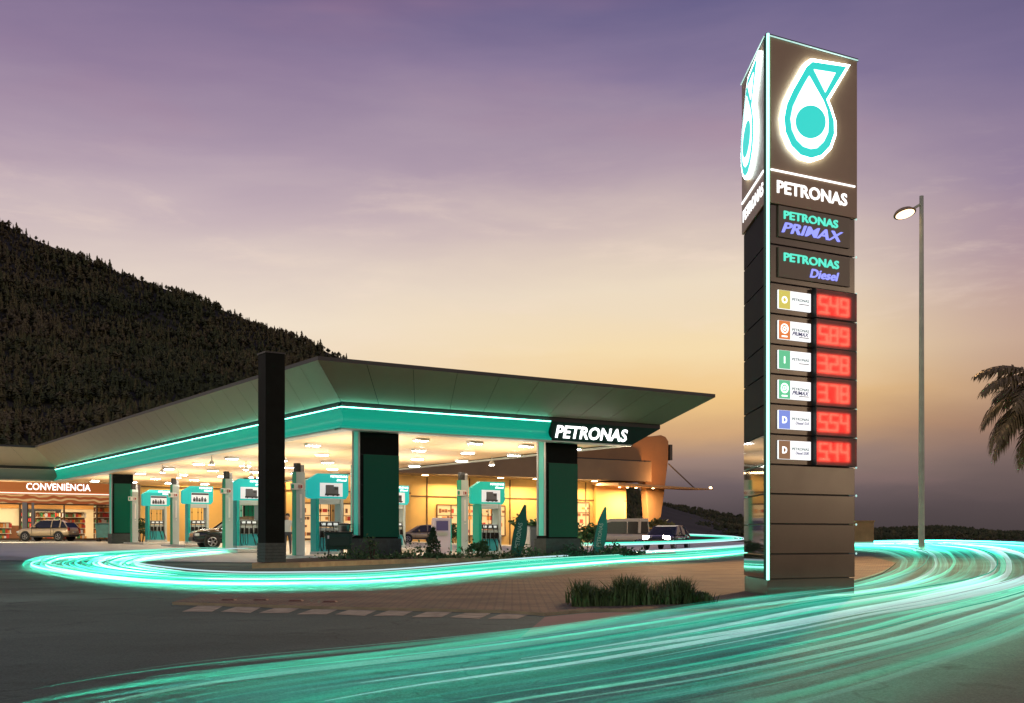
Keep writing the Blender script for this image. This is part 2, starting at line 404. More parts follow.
# zebra bars across the side road and small road studs
zb = MB()
for k in range(9):
    x0 = 182+k*38.2; y0 = 606.2+k*.98
    q = [hit(x0, y0+5.5, .016), hit(x0+30, y0+6, .016), hit(x0+42, y0+.4, .016), hit(x0+16, y0, .016)]
    zb.add(q, [(0, 1, 2, 3)])
structure(zb.build('road_markings', M_white_paint))

# ------------------------------------------------------------------ station canopy
def soffit_band(b, A, B, up, low, n, mi=0, gap=.012):
    """sloping panels between lower corners A0-A1 and upper corners B0-B1"""
    for i in range(n):
        f0, f1 = i/n, (i+1)/n
        a0 = A[0].lerp(A[1], f0); a1 = A[0].lerp(A[1], f1); b0 = B[0].lerp(B[1], f0); b1 = B[0].lerp(B[1], f1)
        e = (a1-a0).normalized()*gap
        nrm = (a1-a0).cross(b0-a0).normalized()*.03
        q = [a0+e, a1-e, b1-e, b0+e]
        b.add(q+[p-nrm for p in q], [(0, 1, 2, 3), (7, 6, 5, 4), (0, 4, 5, 1), (1, 5, 6, 2), (2, 6, 7, 3), (3, 7, 4, 0)], mi)
LS, LT, WO = 46.0, 15.45, 1.65
ZL, ZU = 5.93, 7.08
canopy = empty('station_canopy', C1, CROT, 'large flat fuel station canopy with flared grey panels and a glowing teal edge', 'canopy')
V = Vector
rf = MB(); rf.prism([(-WO, -WO), (LT+WO, -WO), (LT+WO, LS+8), (-26, LS+8), (-26, LS-WO), (-WO, LS-WO)], ZU+.005, ZU+.14, 'z'); rf.build('roof', mat('roof_edge', (.03, .03, .03), .5), canopy)
sof = MB()
soffit_band(sof, (V((0, 0, ZL)), V((LT, 0, ZL))), (V((-WO, -WO, ZU)), V((LT+WO, -WO, ZU))), 0, 0, 10)
soffit_band(sof, (V((0, LS, ZL)), V((0, 0, ZL))), (V((-WO, LS-WO, ZU)), V((-WO, -WO, ZU))), 0, 0, 29)
soffit_band(sof, (V((LT, 0, ZL)), V((LT, LS, ZL))), (V((LT+WO, -WO, ZU)), V((LT+WO, LS, ZU))), 0, 0, 29)
soffit_band(sof, (V((-26, LS, ZL)), V((0, LS, ZL))), (V((-26, LS-WO, ZU)), V((-WO, LS-WO, ZU))), 0, 0, 16)
o = sof.build('soffit_panels', M_alu, canopy); 
bk = MB()   # dark backing seen through the panel joints
k = .05
for A0, A1, B1, B0 in ((V((k, k, ZL)), V((LT-k, k, ZL)), V((LT+WO-k, -WO+k, ZU-.02)), V((-WO+k, -WO+k, ZU-.02))),
                       (V((k, LS, ZL)), V((k, k, ZL)), V((-WO+k, -WO+k, ZU-.02)), V((-WO+k, LS-WO, ZU-.02))),
                       (V((-26, LS+k, ZL)), V((0, LS+k, ZL)), V((-WO, LS-WO+k, ZU-.02)), V((-26, LS-WO+k, ZU-.02)))):
    bk.add([A0, A1, B1, B0], [(0, 1, 2, 3)])
bk.add([V((.1, .1, ZL)), V((LT-.1, .1, ZL)), V((LT-.1, LS, ZL)), V((.1, LS, ZL))], [(0, 1, 2, 3)])
bk.build('panel_backing', M_alud, canopy)
# dark recess under the flared panels
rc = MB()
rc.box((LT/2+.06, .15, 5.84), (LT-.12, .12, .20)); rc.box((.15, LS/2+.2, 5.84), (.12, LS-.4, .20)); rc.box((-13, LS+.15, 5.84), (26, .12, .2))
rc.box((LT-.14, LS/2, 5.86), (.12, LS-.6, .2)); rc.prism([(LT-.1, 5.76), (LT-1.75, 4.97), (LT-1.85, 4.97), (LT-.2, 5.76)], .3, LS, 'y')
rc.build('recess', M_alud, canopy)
# teal cove with an led strip along its upper edge
prof = [(.0, 5.715), (.03, 5.60), (.10, 5.50), (.16, 5.38), (.17, 5.28), (.12, 5.16), (.03, 5.08), (-.05, 5.03), (-.05, 4.96)]   # (inset from the face, z)
TC = 9.45
def cove(path):
    b = MB(); n = len(prof)
    for (A, B, ia, ib) in path:      # ia/ib give the inset vector per unit
        secs = []
        for P, I in ((A, ia), (B, ib)):
            secs.append([(P[0]+I[0]*d, P[1]+I[1]*d, z) for d, z in prof])
        vs = secs[0]+secs[1]
        b.add(vs, [(i, i+1, n+i+1, n+i) for i in range(n-1)])
    return b
cv = cove([((0, 0), (TC, 0), (1, 1), (0, 1)), ((0, LS), (0, 0), (1, 1), (1, 1))]); cw = cove([((-26, LS), (0, LS), (0, 1), (1, 1))]); cw.build('plain_cove', mat('grey_green_cove', (.20, .24, .19), .5), canopy, smooth=True)
cv.build('cove', M_cove, canopy, smooth=True)
led = MB()
led.box((TC/2+.03, .045, 5.735), (TC, .05, .04)); led.box((.045, LS/2+.06, 5.735), (.05, LS, .04))
led.build('light_strip', M_led, canopy)
lip = MB()   # pale lower lip
lip.box((LT/2-.85, .22, 4.93), (LT-1.75, .5, .05)); lip.box((.22, LS/2+.4, 4.93), (.5, LS-.2, .05)); lip.box((LT-1.95, LS/2+.4, 4.93), (.4, LS-.2, .05)); lip.box((-13, LS+.3, 4.93), (26, .5, .05))
lip.build('lower_lip', mat('pale_lip', (.55, .58, .52), .4), canopy)
sb = MB(); sb.prism([(TC, 4.96), (13.75, 4.96), (15.35, 5.74), (TC, 5.74)], -.03, .25, 'y'); sbo = sb.build('sign_board', M_darkgreen, canopy)
t_ = MB(); t_.text('PETRONAS', .52, Matrix.Translation((TC+2.1, -.055, 5.09)), .015, .22, .022, 3.85)
t_.build('lettering', M_white_lit, sbo)
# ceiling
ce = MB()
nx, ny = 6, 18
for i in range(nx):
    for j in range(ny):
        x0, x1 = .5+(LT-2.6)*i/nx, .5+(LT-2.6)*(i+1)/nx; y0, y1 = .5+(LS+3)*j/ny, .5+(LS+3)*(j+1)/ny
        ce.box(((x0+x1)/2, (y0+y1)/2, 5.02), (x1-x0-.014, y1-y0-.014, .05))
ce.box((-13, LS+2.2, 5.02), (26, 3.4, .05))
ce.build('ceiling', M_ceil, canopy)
df = MB(); dl = MB()
lamp0 = MB(); lamp0.box((0, 0, .05), (.62, .36, .10)); 
glow0 = MB(); glow0.box((0, 0, -.006), (.54, .28, .012))
first = None
for i, x in enumerate((2.2, 4.8, 7.4, 10.0, 12.6)):
    for j, y in enumerate((2.6, 7.4, 12.2, 17.2, 22.2, 27.4, 33.0, 38.6, 44.0)):
        if first is None:
            first = lamp0.build('ceiling_lamp', M_white, canopy); first['label'] = 'white rectangular lamp under the canopy ceiling'
            glow0.build('diffuser', M_lamp, first); q = first
        else: q = copy_tree(first, canopy)
        q.location = (x, y, 4.895)
for x in (-18, -9, -3): area_light('wing_fill', canopy, (x, LS+2, 4.85), 5, 1000, (1, .84, .58), (R(38), 0, 0), 1)  # fill lights added without fittings, tilted to brighten the parked SUV and lot
# hanging floodlights that read as small bright bells
bell = MB(); bell.lathe([(.02, .42), (.025, .2), (.09, .16), (.16, 0), (.15, -.02)], n=12)
bl = MB(); bl.lathe([(.13, -.035), (.13, -.022)], n=12)
fb = None
for x, y in ((1.1, 9), (1.1, 17), (1.1, 25), (4.2, 5.5), (6.5, 12), (4.0, 20), (12.7, 9.5), (7.0, 27), (3.6, 30)):
    if fb is None:
        fb = bell.build('pendant_lamp', M_white, canopy, smooth=True); bl.build('bulb', M_lamp, fb); q = fb
    else: q = copy_tree(fb, canopy)
    q.location = (x, y, 4.58)
for x in (3.6, 9.8):
    for y in (4.5, 13, 22, 31, 40): area_light('ceiling_fill', canopy, (x, y, 3.75), 4.5, 170, (1, .88, .70), (R(180), 0, 0))  # added fill, aimed up to brighten the ceiling; no fitting holds it
# columns
def column(t, s, w, d, zg, side=True):
    b = MB(); b.box((0, 0, (5.0+zg)/2+.3), (w, d, 5.0-zg-.6)); c = b.build('column', M_black, canopy, (t, s, 0))
    b = MB(); nrow = 6
    for i in range(nrow): b.box((0, 0, zg+.06+i*.125), (w+.16, d+.16, .115))
    b.box((0, 0, zg+.37), (w+.12, d+.12, .74)); b.build('stone_base', mat('dark_stone', (.035, .05, .048), .55, noise=(6, .4)), c)
    b = MB(); b.box((.06, -d/2-.012, zg+2.35), (w-.12, .02, 3.1)); b.build('green_panel', mat('green_gloss', (.0, .10, .058), .4, spec=.15), c)
    b = MB()
    for k_ in (1.55, 2.75, 3.9): b.box((0, 0, zg+k_), (w+.008, d+.008, .014))
    b.build('cladding_joint', M_dark, c)
    b = MB(); b.box((-w/2-.012, 0, 2.95+zg/2), (.02, d*.5, 4.0)); b.build('light_panel', emit('column_light', (.05, .75, .55), .22, (.1, .5, .4)), c)
    b = MB(); b.box((-w/2-.012, -d*.38, 2.95+zg/2), (.022, d*.18, 4.0)); b.box((-w/2-.012, d*.38, 2.95+zg/2), (.022, d*.18, 4.0)); b.build('metal_edge', M_steel, c)
    return c
column(1.9, .95, 1.62, .7, .18); column(10.5, 1.0, 1.62, .7, .18)
column(1.9, 36.2, 1.3, .7, .5); column(10.5, 36.2, 1.3, .7, .4); column(10.5, 19.2, 1.3, .6, .3)

# tall free-standing black pillar at the garden corner
bp = empty('black_pillar', hit(271, 562.3, .17)+V((0, 0, .0)), CROT, 'tall plain black square pillar standing before the canopy corner', 'pillar')
bp.location = (at(271.5, 36.2), 36.2, .17)
b = MB(); b.box((0, 0, 3.27), (.64, .64, 6.54)); b.build('shaft', M_black, bp, bevel=.012)
b = MB()
for i in range(6): b.box((0, 0, .06+i*.1), (.69, .69, .092))
b.build('stone_base', MATS['dark_stone'], bp)
b = MB(); b.box((0, 0, 6.555), (.68, .68, .05)); b.build('cap', M_dark, bp)

# ------------------------------------------------------------------ long building behind
M_yellow = mat('ochre_wall', (.80, .52, .17), .6, noise=(.4, .1))
M_orange = mat('orange_wall', (.72, .36, .10), .6, noise=(.4, .12))
M_brownband = mat('brown_fascia', (.20, .135, .075), .6, noise=(.5, .15))
M_frame = mat('brown_mullion', (.14, .075, .03), .5)
M_cream = mat('cream_wall', (.78, .66, .44), .6, noise=(.5, .08))
shop = empty('convenience_store', loc(3.6, 68, -.15), CROT, 'long low convenience store with an orange brown sign band and bright glazed front', 'store')
b = MB()
b.box((-1, 7, 3.3), (15, .2, 6)); b.box((-8.6, 3.5, 3.3), (.2, 7, 6)); b.box((6.9, 3.6, 3.0), (.4, 6.8, 6.4)); b.box((-1, .35, 5.75), (15.2, .3, .9))
b.box((-1, 3.6, 6.3), (15.6, 7.6, .14)); b.build('wall', M_cream, shop); shop.scale = (1.22,)*3
b = MB(); b.box((-1, 3.6, .72), (15.2, 7, .2)); b.build('floor', M_white, shop)
b = MB(); b.box((-1, 3.6, 4.05), (15, 6.6, .1)); cl = b.build('ceiling', M_cream, shop)
b = MB()
for x in (-7, -4.4, -1.8, .8, 3.4, 5.6):
    b.box((x, 1.8, 3.97), (1.3, .3, .05)); b.box((x, 4.4, 3.97), (1.3, .3, .05))
b.build('shop_light', M_shopwarm, shop)
b = MB(); b.box((-1, .0, 4.62), (15.4, .6, 1.1)); sg = b.build('sign_band', emit('sign_orange_brown', (.60, .17, .03), .30, (.45, .14, .03)), shop)
b = MB(); b.box((-1, -.33, 5.12), (15.4, .05, .07)); b.box((-1, -.33, 4.12), (15.4, .05, .07)); b.box((6.66, -.33, 4.62), (.07, .05, .93)); b.build('neon_line', emit('neon_pink', (1, .62, .5), 1.6), sg)
b = MB(); b.text('CONVENIÊNCIA', .50, Matrix.Translation((1.15, -.31, 4.36)), .015, 0, .012, 4.4); b.build('lettering', M_white_txt, sg)
# poster frieze below the sign, frames and glass
def poster_mat():
    m = mat('poster_frieze', (.5, .2, .06), .5); nt = m.node_tree; N = nt.nodes; L = nt.links
    tc = N.new('ShaderNodeTexCoord'); w = N.new('ShaderNodeTexWave'); w.wave_type = 'RINGS'; w.inputs['Scale'].default_value = .9; w.inputs['Distortion'].default_value = 6; w.inputs['Detail'].default_value = 1
    L.new(tc.outputs['Object'], w.inputs['Vector']); r = N.new('ShaderNodeValToRGB'); L.new(w.outputs[0], r.inputs[0])
    r.color_ramp.elements[0].color = (.42, .11, .03, 1); r.color_ramp.elements[1].color = (.75, .5, .22, 1); r.color_ramp.elements[0].position = .5; r.color_ramp.elements[1].position = .8
    L.new(r.outputs[0], N['Principled BSDF'].inputs['Base Color']); L.new(r.outputs[0], N['Principled BSDF'].inputs['Emission Color']); N['Principled BSDF'].inputs['Emission Strength'].default_value = .35; return m
b = MB(); b.box((-1, .1, 3.72), (15, .1, .62)); b.build('poster_frieze', poster_mat(), shop)
b = MB(); b.box((-1, .1, 3.36), (15, .16, .1))
for x in (-8.4, -6.2, -4.0, -1.4, -.9, 1.6, 3.9, 6.5): b.box((x, .1, 2.0), (.1, .14, 2.64))
b.box((-1, .1, .85), (15, .14, .12)); b.build('shop_frame', M_frame, shop)
b = MB(); b.box((-1.15, -.25, 2.1), (.28, .28, 2.7)); b.box((-.6, -.25, 2.1), (.14, .2, 2.7)); b.build('door_post', mat('grey_post', (.3, .3, .3), .5), shop)
# shelves with goods
goods = [mat('goods_%s' % n, c, .5) for n, c in (('red', (.6, .05, .03)), ('cream', (.8, .7, .5)), ('brown', (.25, .1, .04)), ('green', (.08, .3, .1)), ('white', (.8, .8, .8)), ('orange', (.8, .3, .05)))]
for x0, x1, y, zt in ((-8.2, -5.2, 5.0, 1.5), (-4.6, -2.2, 4.0, 1.9), (-3.6, -1.6, 2.2, 1.3), (.2, 1.5, 2.6, 2.2), (1.9, 3.6, 2.2, 2.3), (4.0, 6.4, 1.2, 3.1)):
    b = MB()
    nz = int(zt/.4)
    for k in range(nz+1): b.box(((x0+x1)/2, y, .86+k*.4), (x1-x0, .5, .04), 1)
    b.box(((x0+x1)/2, y+.26, .86+nz*.2), (x1-x0, .03, nz*.4), 2)
    for k in range(nz):
        x = x0+.05
        while x < x1-.1:
            w = random.uniform(.08, .22); h = random.uniform(.18, .34)
            b.box((x+w/2, y-.05, .88+k*.4+h/2), (w*.92, .3, h), random.choice([0, 0, 1, 2, 3, 4, 5, 5])); x += w
    b.build('stocked_shelf', goods, shop)
for x in (-8, -7, -6, -5, .3, 1.3, 2.3):
    b = MB(); b.box((x, 6.6, 2.0), (.94, .5, 2.3)); fr = b.build('drinks_fridge', M_dark, shop)
    b = MB()
    for k in range(5):
        for q in range(6): b.box((x-.36+q*.145, 6.33, 1.05+k*.42), (.10, .03, random.uniform(.2, .32)), random.choice([0, 1, 3, 4, 5]))
    b.build('fridge_goods', goods, fr)
    b = MB(); b.box((x, 6.37, 3.0), (.86, .03, .22)); b.build('fridge_light', emit('fridge_light', (.9, .95, 1), 2.5), fr)
b = MB(); b.box((-1, 6.85, 3.55), (14.6, .06, .7)); b.build('wall_panel', M_orange, shop)
b = MB(); b.box((-1.2, 3.2, 1.35), (.9, .7, 1.0)); b.box((-.2, 3.0, 1.3), (.6, .6, .9)); b.build('counter', goods[2], shop)
area_light('store_lamp', shop, (-1, 3.4, 3.9), 12, 800, (1, .84, .60), (0, 0, 0), 4)

hall = empty('service_hall', loc(7.2, 50), CROT, 'long ochre service building lit from under a brown fascia', 'building')
b = MB(); b.box((12, 1.2, 3.6), (23.6, .3, 7.2)); b.box((36.5, 2.2, 3.3), (25.4, .3, 6.6)); b.build('wall', M_yellow, hall)
b = MB(); b.box((46.7, 1.7, 3.1), (3.6, .3, 6.2)); b.build('side_wall', M_orange, hall)
b = MB(); b.box((31.0, .2, 7.55), (37, 3.4, 1.95)); b.build('fascia', M_brownband, hall)
b = MB(); b.box((31, 5.2, 8.62), (38, 12, .16)); b.build('flat_roof', M_alud, hall)
b = MB(); b.box((12, 1.02, 4.95), (23.6, .08, .1)); b.box((36.5, 2.02, 4.75), (25.4, .08, .1))
for x in (3, 7.5, 12, 16.5, 21): b.box((x, 1.02, 3.6), (.1, .08, 7))
for x in (26, 30.5, 35, 39.5, 44): b.box((x, 2.02, 3.3), (.1, .08, 6.4))
b.build('wall_trim', M_frame, hall)
for x0, x1, z0, z1, y in ((27.0, 34.4, 1.2, 4.0, 1.98), (39.9, 44.4, 1.6, 4.5, 1.98), (8, 11.6, .9, 3.9, .98), (13, 16, .9, 3.9, .98), (17.2, 20.6, .9, 3.9, .98)):
    b = MB(); w, h = x1-x0, z1-z0
    b.box(((x0+x1)/2, y, z1), (w, .12, .12)); b.box(((x0+x1)/2, y, z0), (w, .12, .12))
    n = max(2, int(w/1.3))
    for k in range(n+1): b.box((x0+w*k/n, y, (z0+z1)/2), (.1, .12, h))
    b.box(((x0+x1)/2, y, z0+h*.66), (w, .1, .06)); fr = b.build('window', M_frame, hall)
    b = MB(); b.box(((x0+x1)/2, y+.03, (z0+z1)/2), (w, .04, h)); b.build('pane', emit('lit_pane', (1, .62, .26), .85, (.3, .2, .1)), fr)
    b = MB()
    for k in range(4):
        x = x0+.2
        while x < x1-.3:
            w2 = random.uniform(.15, .5)
            if random.random() < .7: b.box((x+w2/2, y-.02, z0+.3+k*h*.22+.12), (w2*.85, .03, random.uniform(.15, .4)), random.choice([0, 2, 2, 5, 1]))
            x += w2
    b.build('window_goods', goods, fr)
b = MB()
for x in (14, 17.5, 21, 25, 29, 33, 37, 41, 44): b.box((x, .6, 6.55), (.5, .3, .05))
b.build('soffit_lamp', M_warm, hall)
for x, e in ((4, 420), (12, 480), (20, 480), (28, 650), (36, 650), (43.5, 650)):
    area_light('wash_lamp', hall, (x, -.2 if x < 24 else .6, 6.3 if x > 22 else 6.6), 3.4, e, (1, .70, .34), (R(-14), 0, 0), .5)
# raking portal frame at the far end: outline in (along facade, height)
portal = [(26, 8.72), (51.6, 11.35), (52.6, 11.5), (53.2, 11.35), (53.6, 10.9), (53.55, 9.0), (53.0, 5.5), (52.2, 1.2), (52.1, .2), (50.9, .2), (51.0, 2.0), (50.6, 6.0), (50.3, 7.6), (49.2, 7.75), (26, 8.6)]
b = MB(); b.prism(portal, .6, 1.5, 'y'); b.build('portal_frame', mat('portal_brown', (.30, .15, .055), .6, noise=(.4, .15)), hall, bevel=.04)
b = MB(); b.box((54.0, 1.0, 9.8), (.35, .7, 1.6)); b.build('gutter_box', M_dark, hall)
b = MB(); b.add([(44.4, -2.6, 6.02), (56.8, -2.6, 5.9), (56.8, 1.6, 6.02), (44.4, 1.6, 6.2), (44.4, -2.6, 6.3), (56.8, -2.6, 6.0), (56.8, 1.6, 6.12), (44.4, 1.6, 6.45)],
      [(3, 2, 1, 0), (4, 5, 6, 7), (0, 1, 5, 4), (1, 2, 6, 5), (2, 3, 7, 6), (3, 0, 4, 7)]); b.build('awning', mat('awning_orange', (.55, .30, .12), .55), hall)
b = MB()
for p, q in (((47.4, .2, 6.3), (49.9, .2, 8.2)), ((47.2, .2, 8.0), (49.6, .2, 6.3)), ((53.4, .4, 8.6), (56.3, -.4, 6.1)), ((50.0, .2, 8.2), (49.6, .2, 6.3))): b.tube([p, q], .07, 6)
b.build('brace', mat('brace_steel', (.14, .12, .1), .5, .5), hall)
b = MB()
for x in (46, 47, 48.1, 50.3): b.lathe([(.12, -.05), (.12, 0)], (x, -.8, 5.98), 10)
b.lathe([(.1, -.1), (.14, 0), (.1, .1)], (56.7, -2.3, 6.1), 10)
b.build('downlight', M_warm, hall)
area_light('awning_lamp', hall, (48.5, -.8, 5.85), 3, 1900, (1, .68, .36), (0, 0, 0), .6)
area_light('portal_lamp', hall, (50.5, -3.0, 6.4), 1.5, 260, (1, .46, .15), (R(150), 0, 0), .6)

# ------------------------------------------------------------------ fuel pumps
def topper_poly(s=1.):
    return [(-.88*s, .06), (-.78*s, 0), (.76*s, 0), (.88*s, .16), (.88*s, 1.0), (-.42*s, 1.0), (-.88*s, .72)]
M_photo = emit('advert_sky', (.85, .90, .95), .45, (.6, .62, .65))
M_truck = mat('advert_truck', (.10, .11, .13), .4); M_truck2 = mat('advert_dark', (.03, .03, .035), .4)
def make_pump(px, Y, H, label, word, zb=.15, kind='truck', green=M_turq):
    x = at(px, Y); z = G(x, Y)+zb
    k = H/3.2
    p = empty('fuel_pump', (x, Y, z), CROT, label, 'fuel pump', 'fuel pumps on the forecourt')
    p.scale = (k, k, k)
    b = MB(); b.box((-.52, 0, 1.12), (.14, .55, 2.2)); b.build('side_panel', green, p, bevel=.02)
    b = MB(); b.box((.52, 0, 1.12), (.14, .55, 2.2)); b.build('side_panel', M_greygreen, p, bevel=.02)
    b = MB(); b.box((0, 0, .55), (.89, .44, 1.06)); b.box((0, 0, 1.22), (.89, .40, .22)); b.build('cabinet', M_greygreen, p, bevel=.015)
    b = MB(); b.box((0, 0, 2.12), (.89, .5, .22)); b.build('head_rail', M_greygreen, p, bevel=.015)
    b = MB(); b.box((0, 0, .08), (1.2, .62, .12)); b.build('foot_plate', M_greygreen, p, bevel=.015)
    b = MB(); b.box((0, -.24, .38), (.84, .03, .60)); b.build('front_door', mat('pump_door', (.03, .42, .48), .35) , p)
    b = MB(); b.box((0, -.225, 1.22), (.80, .03, .18)); d = b.build('display', M_dark, p)
    b = MB()
    for i in (-.26, 0, .26): b.box((i, -.245, 1.22), (.18, .012, .10))
    b.build('readout', emit('readout_light', (.75, .85, .8), .6), d)
    for i in (-.33, -.11, .11, .33):
        b = MB(); b.box((i, -.27, .83), (.12, .10, .26)); n = b.build('nozzle_holder', M_dark, p)
        b = MB(); b.tube([(i, -.34, .92), (i, -.36, .78), (i+.02, -.32, .66)], [.03, .028, .018], 6); b.box((i, -.34, .90), (.05, .09, .10)); b.build('nozzle', M_rubber, n)
        b = MB(); pts = []
        for q in range(9):
            a = q/8; pts.append((i+.07*math.sin(a*6)+(.12 if i > 0 else -.12)*math.sin(math.pi*a), -.36-.10*math.sin(math.pi*a), .68-.52*math.sin(math.pi*min(1, a*1.15))+1.35*max(0, a-.55)))
        b.tube(pts, .016, 5); b.build('hose', M_rubber, n)
    for i in (-.28, .06, .26):
        b = MB(); b.tube([(i, 0, 1.32), (i, 0, 2.03)], .012, 5); b.lathe([(.03, 0), (.03, .08)], (i, 0, 1.72), 8); b.build('hose_mast', M_rubber, p)
    b = MB(); b.prism([(u, v+2.22) for u, v in topper_poly()], -.12, .12, 'y'); tp = b.build('advert_board', emit('pump_board_light_'+green.name, lin((20, 168, 172)) if green is M_turq else lin((0, 165, 140)), .55, (.0, .40, .38)), p, bevel=.012)
    b = MB(); b.box((.13, -.125, 2.22+.36), (.98, .02, .54)); ph = b.build('poster', M_photo, tp, bevel=.006)
    b = MB()
    if kind == 'truck':
        b.box((.05, -.145, 2.58), (.34, .03, .38), 0); b.box((.31, -.145, 2.56), (.22, .03, .30), 0); b.box((.33, -.163, 2.63), (.15, .01, .09), 1)
        b.box((.16, -.148, 2.39), (.62, .03, .07), 1)
        for u in (-.04, .2, .38): b.tube([(u, -.13, 2.38), (u, -.17, 2.38)], .05, 10, 1)
    else:
        b.box((.13, -.14, 2.78), (.96, .02, .10), 1)
        for u, h in ((-.2, .16), (-.05, .2), (.1, .13), (.25, .2), (.42, .15)): b.box((u, -.14, 2.36+h/2), (.13, .02, h), random.choice([0, 1])); b.lathe([(.0, -.05), (.05, 0), (.0, .05)], (u, -.14, 2.40+h), 8, 1)
    b.build('picture', [M_truck, M_truck2], ph)
    b = MB(); b.text('PETRONAS', .095, Matrix.Translation((.46, -.125, 3.07)), .01, 0, .02, .72); b.text(word, .085, Matrix.Translation((.58, -.125, 2.93)), .01, .25, .02, .44)
    b.build('lettering', M_white_txt, tp)
    b = MB(); b.box((-.3, 0, 2.225), (.12, .16, .03)); b.box((.3, 0, 2.225), (.12, .16, .03)); b.build('bracket', M_steel, p)
    return p
def make_tower(px, Y, H, label, zb=.15):
    x = at(px, Y); z = G(x, Y)+zb
    p = empty('pump_tower', (x, Y, z), CROT, label, 'pump tower', 'numbered towers beside the pumps')
    k = H/3.65; p.scale = (k, k, k)
    b = MB(); b.box((0, 0, 1.65), (.38, .32, 3.3)); b.build('mast', M_greygreen, p, bevel=.02)
    b = MB(); b.box((-.205, 0, 1.65), (.03, .33, 3.3)); b.build('green_side', M_green, p)
    b = MB(); b.box((-.08, 0, 3.47), (.2, .26, .36)); b.box((.12, .02, 3.44), (.14, .2, .3), 1); b.build('top_cap', [M_dark, M_steel], p, bevel=.01)
    b = MB(); b.box((.0, -.175, 1.95), (.09, .03, .95)); b.lathe([(.05, -.02), (.05, .02)], (0, -.17, 1.36), 8); b.build('marker_strip', M_white, p)
    b = MB(); b.box((-.24, -.2, 2.72), (.40, .05, .26)); b.tube([(-.04, -.175, 2.72), (-.04, -.225, 2.72)], .13, 14); s = b.build('number_sign', M_white, p, bevel=.01)
    b = MB(); b.box((-.36, -.23, 2.72), (.10, .012, .16), 0); b.box((-.1, -.235, 2.72), (.03, .012, .14), 1); b.box((-.0, -.235, 2.72), (.08, .012, .12), 1); b.build('number', [M_green, mat('dim_red', (.4, .08, .08), .5)], s)
    return p
make_pump(327, 47, 3.3, 'nearest fuel pump, behind the dark green wheeled bin', 'Diesel')
make_pump(487, 52, 3.25, 'fuel pump just left of a dark feather flag, tractor truck poster on top', 'Diesel', green=mat('pump_emerald', (.0, .40, .30), .4))
make_pump(393, 60, 3.25, 'fuel pump half hidden behind the wide dark column', 'Diesel')
make_pump(247, 54, 3.25, 'fuel pump cut off by the tall black pillar, truck poster above', 'Diesel')
make_pump(197, 64, 3.2, 'turquoise fuel pump right behind the nose of the black car', 'PRIMAX', kind='people')
make_pump(156, 71, 3.2, 'smallest turquoise fuel pump, nearest the store', 'PRIMAX', kind='people')
make_tower(299, 46.2, 3.7, 'grey and green numbered tower right of the tall black pillar')
make_tower(463, 51.4, 3.65, 'grey numbered tower left of the pump by the feather flag')
make_tower(228, 53.3, 3.6, 'grey and green numbered tower covering the black car doors')
make_tower(175, 62.5, 3.6, 'grey green numbered tower left of the black car nose')
make_tower(134.5, 69.8, 3.55, 'smallest numbered tower, beside the dark store side column')
isl = MB()
def island(px, Y, L_=4.2):
    x = at(px, Y); z = G(x, Y); M = Matrix.Rotation(CROT, 3, 'Z')
    isl.box((x, Y, z+.07), (1.7, L_, .15), 0, CROT)
for px, Y in ((316, 46.6), (477, 51.8), (393, 60), (239, 53.7), (188, 63.2), (147, 70.4)): island(px, Y)
structure(isl.build('pump_island_kerb', M_kerb if False else mat('pale_kerb', (.5, .5, .47), .6, noise=(2, .2)), bevel=.03))

